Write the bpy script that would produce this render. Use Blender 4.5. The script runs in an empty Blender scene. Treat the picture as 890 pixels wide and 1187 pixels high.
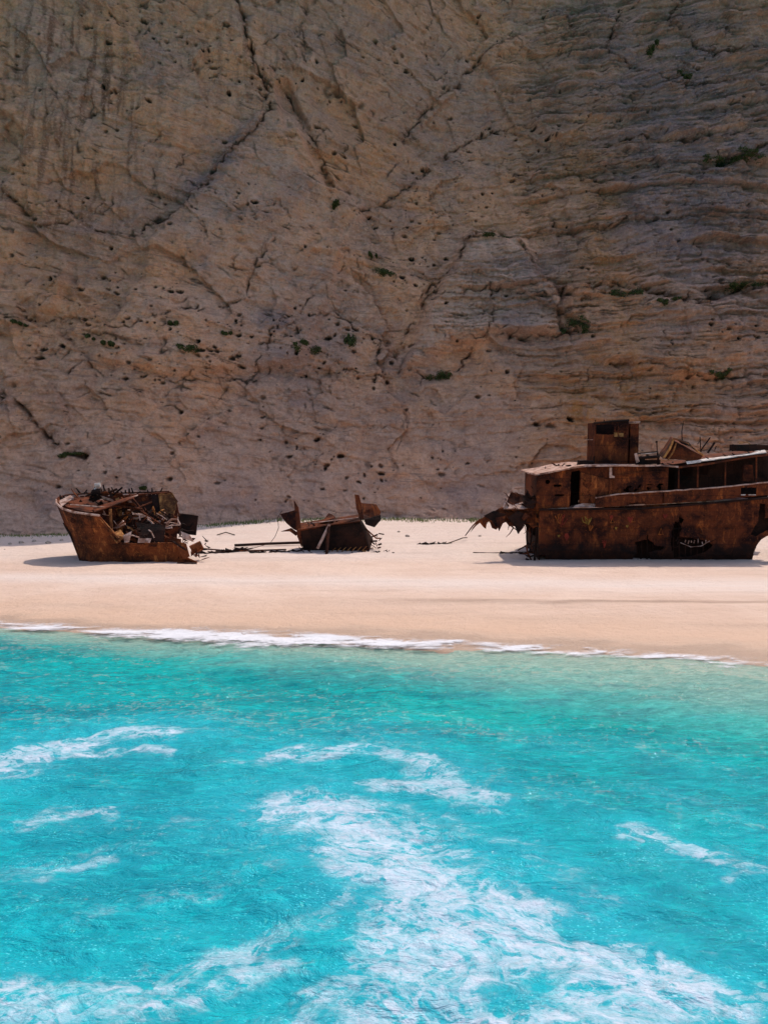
import bpy, bmesh, math, random
import numpy as np
from mathutils import Vector, Matrix
from mathutils.geometry import tessellate_polygon

random.seed(7)
SC = bpy.context.scene
COL = SC.collection
R = math.radians

# ------------------------------------------------------------------ camera, sky, sun
CAMZ = 4.0
F = 900.0            # focal length in pixels of an 890 px wide frame
HOR = 600.0          # row of the horizon in that frame
cam_d = bpy.data.cameras.new('camera')
cam = bpy.data.objects.new('camera', cam_d); COL.objects.link(cam)
cam.location = (0, 0, CAMZ)
cam_d.sensor_fit = 'VERTICAL'; cam_d.sensor_height = 24.0
cam_d.lens = 24.0 * F / 1187.0
cam.rotation_euler = (R(90) + math.atan((HOR - 593.5) / F), 0, 0)
cam_d.clip_start = 0.1; cam_d.clip_end = 5000
SC.camera = cam

SUN_EL = 62.0
SX, SY = 0.62, 0.785                       # horizontal direction towards the sun (behind the cliff, to the right)
n_ = math.hypot(SX, SY); SX /= n_; SY /= n_
sun_dir = Vector((SX*math.cos(R(SUN_EL)), SY*math.cos(R(SUN_EL)), math.sin(R(SUN_EL))))
w = bpy.data.worlds.new('World'); SC.world = w; w.use_nodes = True
nt = w.node_tree; nt.nodes.clear()
sky = nt.nodes.new('ShaderNodeTexSky'); sky.sky_type = 'NISHITA'; sky.sun_disc = False
sky.sun_elevation = R(SUN_EL); sky.sun_rotation = math.atan2(SX, SY)
sky.air_density = 1.0; sky.dust_density = 2.5; sky.ozone_density = 2.5
bg = nt.nodes.new('ShaderNodeBackground'); bg.inputs['Strength'].default_value = 0.15
wo = nt.nodes.new('ShaderNodeOutputWorld')
nt.links.new(sky.outputs[0], bg.inputs[0]); nt.links.new(bg.outputs[0], wo.inputs[0])
sd = bpy.data.lights.new('sun', 'SUN'); sd.energy = 2.6; sd.angle = R(0.5); sd.color = (1.0, 0.93, 0.84)
so = bpy.data.objects.new('sun', sd); COL.objects.link(so)
so.rotation_euler = sun_dir.to_track_quat('Z', 'Y').to_euler(); so.location = (40, 60, 120)
SC.view_settings.view_transform = 'Standard'; SC.view_settings.look = 'None'
SC.view_settings.exposure = 0.44; SC.view_settings.gamma = 1.0
SC.render.resolution_x = 767; SC.render.resolution_y = 1024

# ------------------------------------------------------------------ numpy noise
_rs = np.random.RandomState(11)
PERM = _rs.permutation(512).astype(np.int64); PERM = np.concatenate([PERM, PERM])
_ang = _rs.rand(512)*2*np.pi
GX, GY = np.cos(_ang), np.sin(_ang)
def perlin(x, y, seed=0):
    x = np.asarray(x, float) + seed*17.31; y = np.asarray(y, float) + seed*5.77
    xi = np.floor(x).astype(np.int64); yi = np.floor(y).astype(np.int64)
    xf = x - xi; yf = y - yi
    u = xf*xf*xf*(xf*(xf*6-15)+10); v = yf*yf*yf*(yf*(yf*6-15)+10)
    def g(ix, iy, dx, dy):
        h = PERM[(PERM[ix & 511] + iy) & 511]
        return GX[h]*dx + GY[h]*dy
    a = g(xi, yi, xf, yf); b = g(xi+1, yi, xf-1, yf)
    c = g(xi, yi+1, xf, yf-1); d = g(xi+1, yi+1, xf-1, yf-1)
    return ((a + u*(b-a)) + v*((c + u*(d-c)) - (a + u*(b-a))))*1.5
def fbm(x, y, o=4, seed=0, gain=0.5):
    s = 0; a = 1; t = 0
    for k in range(o):
        s = s + a*perlin(x*2**k, y*2**k, seed+k); t += a; a *= gain
    return s/t
def ridged(x, y, o=4, seed=0):
    s = 0; a = 1; t = 0
    for k in range(o):
        s = s + a*(1-np.abs(perlin(x*2**k, y*2**k, seed+k))*1.6); t += a; a *= 0.5
    return s/t
def sst(a, b, x):
    t = np.clip((x-a)/(b-a), 0, 1); return t*t*(3-2*t)
def poly_dist(x, y, pts):
    d = np.full(np.shape(x), 1e9)
    for (x0, y0), (x1, y1) in zip(pts[:-1], pts[1:]):
        dx, dy = x1-x0, y1-y0; L = dx*dx+dy*dy+1e-9
        t = np.clip(((x-x0)*dx+(y-y0)*dy)/L, 0, 1)
        d = np.minimum(d, np.hypot(x-(x0+t*dx), y-(y0+t*dy)))
    return d
def inside(x, y, pts):
    r = np.zeros(np.shape(x), bool); n = len(pts)
    for i in range(n):
        x0, y0 = pts[i]; x1, y1 = pts[(i+1) % n]
        if y0 == y1: continue
        c = ((y0 > y) != (y1 > y)) & (x < (x1-x0)*(y-y0)/(y1-y0)+x0)
        r ^= c
    return r
def sdf(x, y, pts):
    d = poly_dist(x, y, list(pts)+[pts[0]])
    return np.where(inside(x, y, pts), -d, d)

def hash2(i, j, k=0):
    return PERM[(PERM[(i.astype(np.int64)+37*k) & 511] + j.astype(np.int64)) & 511]/511.0
def facets(x, z, cell, seed, tilt):
    """cells of rock broken along joints: each cell is a tilted plane"""
    x = x/cell+seed*3.1; z = z/cell+seed*7.7
    xi = np.floor(x); zi = np.floor(z); best = np.full(x.shape, 9.0); out = np.zeros(x.shape)
    for a in (-1, 0, 1):
        for b in (-1, 0, 1):
            ci, cj = xi+a, zi+b
            px = ci+.1+.8*hash2(ci, cj, 1+seed); pz = cj+.1+.8*hash2(ci, cj, 2+seed)
            dx, dz = x-px, z-pz
            d = np.abs(dx)*.8+np.abs(dz)+.35*np.hypot(dx, dz)
            h = (hash2(ci, cj, 3+seed)-.5)+tilt*(dx*(hash2(ci, cj, 4+seed)-.5)*2+dz*(hash2(ci, cj, 5+seed)-.5)*2)
            m = d < best; best = np.where(m, d, best); out = np.where(m, h, out)
    return out
def courses(x, b, th, wd, seed):
    """bedded rock broken into blocks: each block of each bed stands out by its own amount"""
    b = b/th; b = b+.35*np.sin(b*1.7+seed)+.2*np.sin(b*4.1)
    j = np.floor(b); xs_ = x/wd*(.6+.9*hash2(j, j*0, seed))+17*hash2(j, j*0+5, seed)
    xs_ = xs_+.25*np.sin(xs_*2.3+j)
    i = np.floor(xs_)
    fz = b-j; lip = .35*(fz-.5)           # beds overhang slightly at their foot
    return (hash2(j, j*0+9, seed)-.5)*1.1+(hash2(i, j, seed+3)-.5)*.9+lip
# ------------------------------------------------------------------ object helpers
def grid_mesh(name, X, Y, Z, mask=None, attrs=None, smooth=True):
    r, c = X.shape
    co = np.stack([X, Y, Z], -1).reshape(-1, 3).astype(np.float32)
    i = np.arange(r*c).reshape(r, c)
    q = np.stack([i[:-1, :-1], i[:-1, 1:], i[1:, 1:], i[1:, :-1]], -1).reshape(-1, 4)
    if mask is not None: q = q[mask.reshape(-1)]
    me = bpy.data.meshes.new(name)
    me.vertices.add(len(co)); me.vertices.foreach_set('co', co.ravel())
    me.loops.add(q.size); me.loops.foreach_set('vertex_index', q.ravel().astype(np.int32))
    me.polygons.add(len(q)); me.polygons.foreach_set('loop_start', np.arange(0, q.size, 4, dtype=np.int32))
    me.polygons.foreach_set('use_smooth', np.full(len(q), smooth))
    for k, a in (attrs or {}).items():
        at = me.attributes.new(k, 'FLOAT', 'POINT'); at.data.foreach_set('value', np.asarray(a, np.float32).ravel())
    me.update(calc_edges=True); me.validate()
    return me
def link(name, me, m=None, parent=None, loc=None):
    o = bpy.data.objects.new(name, me); COL.objects.link(o)
    if m is not None: me.materials.append(m)
    if parent is not None: o.parent = parent
    if loc is not None: o.location = loc
    return o
def tag(o, label=None, cat=None, group=None, kind=None):
    if label: o['label'] = label
    if cat: o['category'] = cat
    if group: o['group'] = group
    if kind: o['kind'] = kind
    return o
def thing(name, label, cat, loc, group=None, rot=(0, 0, 0)):
    o = bpy.data.objects.new(name, None); COL.objects.link(o)
    o.location = loc; o.rotation_euler = rot; o.empty_display_size = .3
    return tag(o, label, cat, group)
class MB:
    """collects shapes and links them as ONE mesh"""
    def __init__(s): s.bm = bmesh.new()
    def box(s, c, size, rot=(0, 0, 0), jit=0.0):
        m = Matrix.Translation(c) @ __import__('mathutils').Euler(rot).to_matrix().to_4x4()
        vs = []
        for a in (-.5, .5):
            for b in (-.5, .5):
                for d in (-.5, .5):
                    p = Vector((a*size[0], b*size[1], d*size[2]))
                    p += Vector((random.uniform(-jit, jit), random.uniform(-jit, jit), random.uniform(-jit, jit)))
                    vs.append(s.bm.verts.new(m @ p))
        for f in ((0,1,3,2),(4,6,7,5),(0,4,5,1),(2,3,7,6),(0,2,6,4),(1,5,7,3)): s.bm.faces.new([vs[i] for i in f])
        return s
    def hexa(s, p):                      # eight corners: bottom ring then top ring
        vs = [s.bm.verts.new(q) for q in p]
        for f in ((3,2,1,0),(4,5,6,7),(0,1,5,4),(1,2,6,5),(2,3,7,6),(3,0,4,7)): s.bm.faces.new([vs[i] for i in f])
        return s
    def tube(s, pts, r, n=8, r2=None):
        pts = [Vector(p) for p in pts]; rings = []
        for i, p in enumerate(pts):
            d = (pts[min(i+1, len(pts)-1)] - pts[max(i-1, 0)]).normalized()
            a = d.cross(Vector((0.13, 0.21, 1)));
            if a.length < .05: a = d.cross(Vector((1, 0, 0)))
            a.normalize(); b = d.cross(a)
            rr = r if r2 is None else r + (r2-r)*i/(len(pts)-1)
            rings.append([s.bm.verts.new(p + a*math.cos(2*math.pi*k/n)*rr + b*math.sin(2*math.pi*k/n)*rr) for k in range(n)])
        for A, B in zip(rings[:-1], rings[1:]):
            for k in range(n): s.bm.faces.new((A[k], A[(k+1) % n], B[(k+1) % n], B[k]))
        s.bm.faces.new(rings[0][::-1]); s.bm.faces.new(rings[-1])
        return s
    def slab(s, pts, th):                # a polygon in space with thickness th
        pts = [Vector(p) for p in pts]
        n = Vector((0, 0, 0))
        for i in range(len(pts)):
            a, b = pts[i], pts[(i+1) % len(pts)]
            n += Vector(((a.y-b.y)*(a.z+b.z), (a.z-b.z)*(a.x+b.x), (a.x-b.x)*(a.y+b.y)))
        n.normalize()
        A = [s.bm.verts.new(p + n*th/2) for p in pts]; B = [s.bm.verts.new(p - n*th/2) for p in pts]
        k = max(range(3), key=lambda i: abs(n[i])); pr = [Vector([p[i] for i in range(3) if i != k]+[0]) for p in pts]
        for a, b, c in tessellate_polygon([pr]):
            s.bm.faces.new((A[a], A[b], A[c])); s.bm.faces.new((B[c], B[b], B[a]))
        for i in range(len(pts)):
            j = (i+1) % len(pts); s.bm.faces.new((A[j], A[i], B[i], B[j]))
        return s
    def rough(s, amt=.03, cuts=0):
        if cuts: bmesh.ops.subdivide_edges(s.bm, edges=s.bm.edges[:], cuts=cuts, use_grid_fill=True)
        for v in s.bm.verts: v.co += Vector((random.uniform(-amt, amt), random.uniform(-amt, amt), random.uniform(-amt, amt)))
        return s
    def build(s, name, m, parent=None, loc=None, smooth=False):
        bmesh.ops.recalc_face_normals(s.bm, faces=s.bm.faces[:])
        me = bpy.data.meshes.new(name); s.bm.to_mesh(me); s.bm.free()
        if smooth:
            for p in me.polygons: p.use_smooth = True
        return link(name, me, m, parent, loc)

# ------------------------------------------------------------------ node helper
class NT:
    def __init__(s, name):
        s.m = bpy.data.materials.new(name); s.m.use_nodes = True
        s.t = s.m.node_tree; s.t.nodes.clear()
        s.out = s.n('ShaderNodeOutputMaterial'); s.b = s.n('ShaderNodeBsdfPrincipled')
        s.l(s.b.outputs[0], s.out.inputs[0])
        s.tc = s.n('ShaderNodeTexCoord').outputs['Object']
    def n(s, t, **k):
        x = s.t.nodes.new(t)
        for a, b in k.items(): setattr(x, a, b)
        return x
    def l(s, a, b): s.t.links.new(a, b)
    def mapped(s, sc=(1, 1, 1), rot=(0, 0, 0), src=None):
        x = s.n('ShaderNodeMapping'); x.inputs['Scale'].default_value = sc; x.inputs['Rotation'].default_value = rot
        s.l(src or s.tc, x.inputs[0]); return x.outputs[0]
    def noise(s, scale, detail=6, rough=.6, vec=None, dist=0.0):
        x = s.n('ShaderNodeTexNoise'); x.inputs['Scale'].default_value = scale
        x.inputs['Detail'].default_value = detail; x.inputs['Roughness'].default_value = rough
        x.inputs['Distortion'].default_value = dist
        s.l(vec or s.tc, x.inputs['Vector']); return x.outputs['Fac']
    def voro(s, scale, vec=None, feature='F1'):
        x = s.n('ShaderNodeTexVoronoi'); x.feature = feature; x.inputs['Scale'].default_value = scale
        s.l(vec or s.tc, x.inputs['Vector']); return x.outputs['Distance']
    def ramp(s, src, a, b, v0=0.0, v1=1.0):
        x = s.n('ShaderNodeMapRange'); x.interpolation_type = 'SMOOTHSTEP'
        for i, v in zip((1, 2, 3, 4), (a, b, v0, v1)): x.inputs[i].default_value = v
        s.l(src, x.inputs[0]); return x.outputs[0]
    def attr(s, name):
        return s.n('ShaderNodeAttribute', attribute_name=name).outputs['Fac']
    def math(s, op, a, b=None, clamp=False):
        x = s.n('ShaderNodeMath', operation=op, use_clamp=clamp)
        for i, v in enumerate((a, b)):
            if v is None: continue
            if isinstance(v, (int, float)): x.inputs[i].default_value = v
            else: s.l(v, x.inputs[i])
        return x.outputs[0]
    def mix(s, f, a, b, mode='MIX'):
        x = s.n('ShaderNodeMix', data_type='RGBA', blend_type=mode)
        for i, v in ((0, f), (6, a), (7, b)):
            if isinstance(v, (int, float)): x.inputs[i].default_value = v
            elif isinstance(v, tuple): x.inputs[i].default_value = (*v, 1)
            else: s.l(v, x.inputs[i])
        return x.outputs[2]
    def bump(s, h, strength=.5, dist=.05, nrm=None):
        x = s.n('ShaderNodeBump'); x.inputs['Strength'].default_value = strength; x.inputs['Distance'].default_value = dist
        s.l(h, x.inputs['Height'])
        if nrm is not None: s.l(nrm, x.inputs['Normal'])
        return x.outputs[0]
    def done(s, col, rough=.85, nrm=None, spec=.3, metal=0.0):
        if isinstance(col, tuple): s.b.inputs['Base Color'].default_value = (*col, 1)
        else: s.l(col, s.b.inputs['Base Color'])
        if isinstance(rough, (int, float)): s.b.inputs['Roughness'].default_value = rough
        else: s.l(rough, s.b.inputs['Roughness'])
        s.b.inputs['Specular IOR Level'].default_value = spec
        s.b.inputs['Metallic'].default_value = metal
        if nrm is not None: s.l(nrm, s.b.inputs['Normal'])
        return s.m

# ------------------------------------------------------------------ materials
def rust(name, *a, tide=None, **k):
    m_ = rust_(name, *a, tide=tide, **k); return m_
def rust_(name, dark=(.020, .007, .005), mid=(.125, .030, .011), hot=(.32, .088, .022), hotlim=(.52, .72), pale=None, tide=None):
    t = NT(name)
    n1 = t.noise(.9, 8, .62, dist=.4); n2 = t.noise(3.5, 8, .7)
    st = t.noise(1.0, 9, .68, t.mapped((2.6, 2.6, .9)), 1.2)
    c = t.mix(t.ramp(n1, .35, .62), dark, mid)
    c = t.mix(t.math('MULTIPLY', t.ramp(st, *hotlim), t.ramp(n1, .38, .6)), c, hot)
    c = t.mix(t.ramp(n2, .56, .72), c, dark)
    c = t.mix(t.math('MULTIPLY', t.ramp(t.noise(11, 6, .75), .55, .7), .6), c, hot)
    seam = t.n('ShaderNodeTexBrick'); seam.inputs['Scale'].default_value = 1.0
    seam.inputs['Brick Width'].default_value = 2.1; seam.inputs['Row Height'].default_value = .95
    seam.inputs['Mortar Size'].default_value = .018; seam.inputs['Mortar Smooth'].default_value = .6
    t.l(t.mapped((1, 1, 1), (R(90), 0, 0)), seam.inputs['Vector'])
    c = t.mix(t.math('MULTIPLY', seam.outputs['Fac'], .5), c, dark)
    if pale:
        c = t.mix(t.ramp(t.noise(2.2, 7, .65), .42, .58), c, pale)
    if tide:          # tar and old bottom paint left on the lower strakes, with a ragged edge
        sp = t.n('ShaderNodeSeparateXYZ'); t.l(t.tc, sp.inputs[0])
        e = t.math('ADD', sp.outputs[2], t.math('MULTIPLY', t.math('SUBTRACT', t.noise(1.3, 7, .7), .5), 1.6))
        c = t.mix(t.math('MULTIPLY', t.ramp(e, tide, tide-.5), .8), c, (.012, .008, .007))
    h = t.math('ADD', t.math('MULTIPLY', n2, .6), t.math('MULTIPLY', t.noise(14, 5, .7), .3))
    h = t.math('ADD', h, t.math('MULTIPLY', seam.outputs['Fac'], -.4))
    return t.done(c, .9, t.bump(h, .8, .06), .15)
M = {}
M['rust'] = rust('rusted_steel')
M['rust_hull'] = rust('rusted_hull_plating', (.015, .005, .004), (.120, .029, .010), (.32, .085, .020), (.50, .70), tide=1.15)
M['rust_orange'] = rust('orange_rusted_plating', (.07, .025, .012), (.33, .115, .035), (.58, .27, .085), (.42, .62))
M['rust_bow'] = rust('orange_brown_bow_plating', (.028, .009, .005), (.18, .046, .014), (.50, .16, .04), (.50, .70))
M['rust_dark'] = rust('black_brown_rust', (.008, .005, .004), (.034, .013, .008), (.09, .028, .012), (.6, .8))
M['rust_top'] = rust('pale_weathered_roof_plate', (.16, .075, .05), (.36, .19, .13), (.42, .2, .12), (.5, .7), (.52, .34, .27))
M['white_paint'] = rust('flaking_white_paint', (.25, .17, .13), (.5, .42, .37), (.5, .3, .2), (.66, .8), (.66, .60, .56))
M['yellow_rust'] = rust('yellowed_tank_plate', (.04, .02, .010), (.22, .10, .032), (.42, .22, .075), (.42, .6))

def rock_mat():
    t = NT('limestone_cliff')
    geo = t.n('ShaderNodeNewGeometry').outputs['Position']
    och, gry, drk, pal = t.attr('ochre'), t.attr('grey'), t.attr('stain'), t.attr('pale')
    sta = t.attr('bedding')
    n1 = t.noise(.12, 8, .62, geo, .6); n2 = t.noise(.9, 10, .7, geo, .4); n3 = t.noise(5, 8, .75, geo, .3); n4 = t.noise(16, 4, .7, geo)
    lay = t.noise(1.0, 9, .72, t.mapped((.22, .3, 1.3), (0, R(3), 0), geo), 1.0)
    c = t.mix(t.ramp(n1, .40, .60), (.82, .43, .215), (.64, .395, .255))
    c = t.mix(t.math('MULTIPLY', t.ramp(n2, .5, .66), .6), c, (.90, .56, .35))
    c = t.mix(t.math('MULTIPLY', t.ramp(n2, .5, .36), .55), c, (.50, .255, .15))
    c = t.mix(t.math('MULTIPLY', t.math('MULTIPLY', t.ramp(lay, .5, .66), .7), sta), c, (.80, .50, .36))
    c = t.mix(t.math('MULTIPLY', t.math('MULTIPLY', t.ramp(lay, .48, .34), .7), sta), c, (.22, .135, .10))
    c = t.mix(t.math('MULTIPLY', pal, t.ramp(n2, .3, .6, .35, .9)), c, (.74, .53, .39))
    c = t.mix(t.math('MULTIPLY', gry, t.ramp(n2, .3, .6, .35, .95)), c, (.29, .215, .20))
    c = t.mix(t.math('MULTIPLY', och, t.ramp(n2, .35, .6, .2, 1)), c, (.62, .29, .09))
    c = t.mix(t.math('MULTIPLY', drk, t.ramp(n3, .3, .6, .5, 1)), c, (.24, .115, .06))
    c = t.mix(t.math('MULTIPLY', t.ramp(n3, .52, .64), .4), c, (.28, .165, .12))
    c = t.mix(t.math('MULTIPLY', t.ramp(n3, .48, .36), .5), c, (.78, .57, .42))
    dl = t.noise(1.0, 8, .7, t.mapped((.35, .4, 2.4), (0, R(9), 0), geo), .7)
    c = t.mix(t.math('MULTIPLY', t.ramp(dl, .56, .64), .45), c, (.25, .155, .11))
    c = t.mix(t.math('MULTIPLY', t.ramp(n4, .56, .72), .4), c, (.16, .11, .085))
    vs = t.noise(1.0, 8, .68, t.mapped((1.3, 1.3, .22), (0, 0, 0), geo), .6)
    c = t.mix(t.math('MULTIPLY', t.ramp(vs, .58, .72), .35), c, (.27, .17, .115))
    c = t.mix(1.0, c, (1.0, .89, .89), 'MULTIPLY')
    c = t.mix(t.attr('pit'), c, (.028, .022, .014))  # near-black painted into pits and cracks: depth shade plus dark tufts
    h = t.math('ADD', n2, t.math('MULTIPLY', n3, .5))
    h = t.math('ADD', h, t.math('MULTIPLY', n4, .2))
    return t.done(c, .95, t.bump(h, 1.0, .4), .15)
M['rock'] = rock_mat()

def sand_mat():
    t = NT('white_pebble_sand')
    geo = t.n('ShaderNodeNewGeometry').outputs['Position']
    wet, band, drk = t.attr('wet'), t.attr('band'), t.attr('dark')
    st = t.noise(1.0, 6, .6, t.mapped((.12, .9, 1), (0, 0, R(16)), geo))
    n2 = t.noise(.35, 7, .6, geo); n3 = t.noise(28, 3, .6, geo)
    c = t.mix(t.ramp(n2, .35, .65), (.66, .475, .375), (.60, .415, .32))
    c = t.mix(t.math('MULTIPLY', band, t.ramp(st, .3, .6, .5, 1)), c, (.68, .55, .485))
    c = t.mix(t.math('MULTIPLY', t.ramp(st, .5, .68), .35), c, (.50, .345, .265))
    c = t.mix(t.math('MULTIPLY', wet, .9), c, (.60, .385, .265))
    sw = t.attr('swash'); c = t.mix(t.math('MULTIPLY', sw, .85), c, (.46, .31, .225))
    c = t.mix(t.math('MULTIPLY', drk, t.ramp(st, .35, .6)), c, (.40, .27, .20))
    c = t.mix(t.math('MULTIPLY', t.ramp(n3, .6, .75), .35), c, (.45, .33, .26))
    c = t.mix(t.math('MULTIPLY', t.ramp(t.noise(3, 6, .7, geo), .6, .75), .2), c, (.5, .36, .28))
    c = t.mix(t.math('MULTIPLY', t.ramp(t.noise(9, 4, .7, geo), .64, .72), .4), c, (.34, .25, .2))
    h = t.math('ADD', t.math('MULTIPLY', n3, .35), t.math('MULTIPLY', t.noise(2.6, 7, .7, geo), 1.6))
    return t.done(c, t.ramp(sw, 0, 1, .95, .3), t.bump(h, .8, .10), .3)
M['sand'] = sand_mat()

def water_mat():
    t = NT('turquoise_sea')
    geo = t.n('ShaderNodeNewGeometry').outputs['Position']
    shal, foam, milk = t.attr('shallow'), t.attr('foam'), t.attr('milk')
    n1 = t.noise(.22, 5, .6, t.mapped((.55, 1.3, 1), (0, 0, 0), geo), .6)
    n5 = t.noise(1.1, 6, .65, t.mapped((.7, 1.6, 1), (0, 0, R(-14)), geo), 1.0)
    dp = t.attr('deep')
    c = t.mix(t.ramp(n1, .35, .65), t.mix(dp, (.0, .25, .235), (.0, .185, .235)), t.mix(dp, (.0, .385, .335), (.0, .31, .345)))
    c = t.mix(t.math('MULTIPLY', t.ramp(n5, .5, .66), .55), c, t.mix(dp, (.0, .49, .42), (.0, .43, .46)))
    c = t.mix(t.math('MULTIPLY', t.ramp(n5, .5, .34), .5), c, (.0, .15, .20))
    n6 = t.noise(3.4, 5, .7, t.mapped((.6, 1.9, 1), (0, 0, R(-12)), geo), .8)  # light and dark of ripple facets painted into the colour, coarse then fine
    c = t.mix(t.math('MULTIPLY', t.ramp(n6, .54, .66), .5), c, (.0, .50, .49))
    c = t.mix(t.math('MULTIPLY', t.ramp(n6, .46, .34), .55), c, (.0, .13, .165))
    n7 = t.noise(9, 4, .65, t.mapped((.5, 1.7, 1), (0, 0, R(-14)), geo), .6)
    c = t.mix(t.math('MULTIPLY', t.ramp(n7, .55, .68), .45), c, (.02, .58, .56))
    c = t.mix(t.math('MULTIPLY', t.ramp(n7, .45, .33), .45), c, (.0, .13, .165))
    c = t.mix(shal, c, t.mix(t.ramp(t.math('ADD', t.math('MULTIPLY', n6, .5), t.math('MULTIPLY', n7, .5)), .38, .62), (.20, .33, .27), (.36, .47, .37)))
    c = t.mix(t.math('MULTIPLY', milk, .65), c, (.025, .40, .50))
    # lace: filaments along the contours of a swirled noise, solid only in the cores
    vv = t.mapped((1, 1.3, 1), (0, 0, R(20)), geo)
    lac = t.noise(.75, 9, .62, vv, 2.6); l2 = t.noise(2.1, 7, .62, vv, 1.8); fine = t.noise(8, 6, .75, geo, 1.2)
    def filament(n_, w_): return t.ramp(t.math('ABSOLUTE', t.math('SUBTRACT', n_, .5)), w_, .0)
    fil = t.math('MAXIMUM', filament(lac, .10), t.math('MULTIPLY', filament(l2, .09), .8))
    cloud = t.ramp(t.math('ADD', lac, t.math('MULTIPLY', t.math('SUBTRACT', l2, .5), .8)), .42, .76)
    fm = t.math('ADD', t.math('MULTIPLY', fil, .55), t.math('MULTIPLY', cloud, .75))
    fm = t.math('ADD', fm, t.math('MULTIPLY', t.math('SUBTRACT', fine, .5), 1.0))
    fm = t.math('ADD', t.math('MULTIPLY', fm, t.ramp(foam, .05, .8)), t.math('MULTIPLY', t.math('SUBTRACT', foam, .55), .45))
    fm = t.ramp(fm, .08, 1.2, 0, .86)
    fm = t.math('MULTIPLY', fm, t.ramp(foam, .04, .30))
    # sparkle and bubble glints painted into the water colour in cyan
    sparkle = t.ramp(t.voro(20, t.mapped((1, 1.4, 1), (0, 0, 0), geo)), .34, .08)
    sparkle = t.math('MULTIPLY', sparkle, t.ramp(t.noise(1.6, 6, .7, geo, 1.0), .44, .62))
    sparkle = t.math('MULTIPLY', sparkle, t.ramp(t.math('ADD', milk, .35), .3, .9))
    c = t.mix(t.math('MULTIPLY', sparkle, .85), c, (.12, .66, .74))
    c = t.mix(fm, c, (.56, .58, .66))
    vg = t.mapped((.8, 1.5, 1), (0, 0, R(-14)), geo)
    w1 = t.noise(1.3, 5, .62, vg, .9); w2 = t.noise(5, 5, .65, vg, .6); w3 = t.noise(26, 3, .6, vg, .2)
    h = t.math('ADD', t.math('MULTIPLY', w1, 1.0), t.math('MULTIPLY', w2, .28))
    h = t.math('ADD', h, t.math('MULTIPLY', w3, .09))
    r = t.ramp(fm, 0, .5, .025, .6)
    t.b.inputs['IOR'].default_value = 1.33
    return t.done(c, r, t.bump(h, .75, .24), .3)
M['water'] = water_mat()

def simple(name, c1, c2, sc=4, rough=.8, bump=.4):
    t = NT(name); n = t.noise(sc, 6, .65)
    return t.done(t.mix(t.ramp(n, .35, .65), c1, c2), rough, t.bump(t.noise(sc*4, 5, .7), bump, .04), .25)
M['leaf'] = simple('scrub_leaves', (.035, .042, .010), (.085, .095, .022), 9)
M['leaf2'] = simple('dry_grass_blades', (.10, .13, .035), (.24, .24, .075), 5)
M['stem'] = simple('scrub_stems', (.08, .055, .035), (.14, .10, .06), 9)
M['stone'] = simple('fallen_limestone', (.30, .23, .18), (.42, .33, .26), 3, .95, .9)
def foam_mat():
    t = NT('sea_foam'); geo = t.n('ShaderNodeNewGeometry').outputs['Position']
    e = t.attr('edge'); n = t.noise(1.2, 9, .72, t.mapped((1, 1.6, 1), (0, 0, R(-16)), geo), 1.2)
    a = t.ramp(t.math('ADD', e, t.math('MULTIPLY', t.math('SUBTRACT', n, .5), 2.2)), .30, .95, 0, .93)
    t.l(a, t.b.inputs['Alpha'])
    return t.done(t.mix(t.ramp(n, .4, .6), (.70, .68, .70), (.62, .60, .62)), .8, t.bump(t.noise(9, 6, .7, geo), .6, .05), .2)
M['foam'] = foam_mat()
M['wood'] = simple('weathered_dark_wood', (.05, .03, .02), (.11, .07, .045), 6)
M['wire'] = simple('dark_wire', (.03, .015, .01), (.06, .03, .02), 6)
for k, c in (('red', (.24, .028, .012)), ('yellow', (.34, .19, .03)), ('orange', (.34, .09, .014))):
    M['paint_'+k] = simple('graffiti_paint_'+k, c, tuple(v*.45 for v in c), 5)

# ------------------------------------------------------------------ the lie of the land
LEANK = 1.0/(math.tan(R(SUN_EL))/SY)      # metres back per metre up along the sun's ray
SHX = SX/math.tan(R(SUN_EL))
H = 82.0
def lerp_pts(x, pts):
    return np.interp(x, [p[0] for p in pts], [p[1] for p in pts])
def smooth_pts(x, pts):
    return (lerp_pts(x-2, pts)+lerp_pts(x, pts)+lerp_pts(x+2, pts)+lerp_pts(x-4, pts)+lerp_pts(x+4, pts))/5
def foot(x): return smooth_pts(x, [(-90, 50), (-45, 54), (-22, 58), (-13, 62.5), (0, 65), (12, 64), (22, 60), (40, 58), (100, 54)])
def shedge(x): return smooth_pts(x, [(-90, 40), (-50, 43), (-30, 49), (-22, 52), (-18, 56), (-13, 61), (-8, 63.5), (0, 64.6), (10, 63.6), (22, 59.5), (100, 54)])
def cliff_base(x, z):
    t = np.clip(z/H, 0, 1)
    y = LEANK*z + (1-sst(0, 1, t))*foot(x) + sst(0, 1, t)*shedge(x-SHX*z)  # unseen brow shaped along the sun's ray to keep the face shaded
    y = y + 4.2*np.sin(np.pi*np.clip(t, 0, 1))**.8
    return y
def cl(px, py):
    Y = 75.0
    for _ in range(12):
        X = (px-445)/F*Y; Z = CAMZ+(HOR-py)/F*Y
        Y = float(cliff_base(np.array(X), np.array(Z)))
    return X, Z
def shore(x): return 24.6-.29*x+.25*np.sin(x*.35+1)+.0*x
def ground_z(x, y):
    s = shore(x); t = (y-s)/(45-s)
    up = 1.5*(.80*np.clip(t, 0, 1)+.20*sst(.0, .35, t))
    up = up+.07*np.exp(-((t-.33)/.05)**2)*sst(-12, 8, x)
    sl = lerp_pts(x, [(-24, .083), (-8, .1126), (100, .1126)])
    up = up+np.clip(y-45, 0, 25)*sl
    return np.where(t < 0, np.maximum(t*2.2, -4.5), up)

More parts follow.
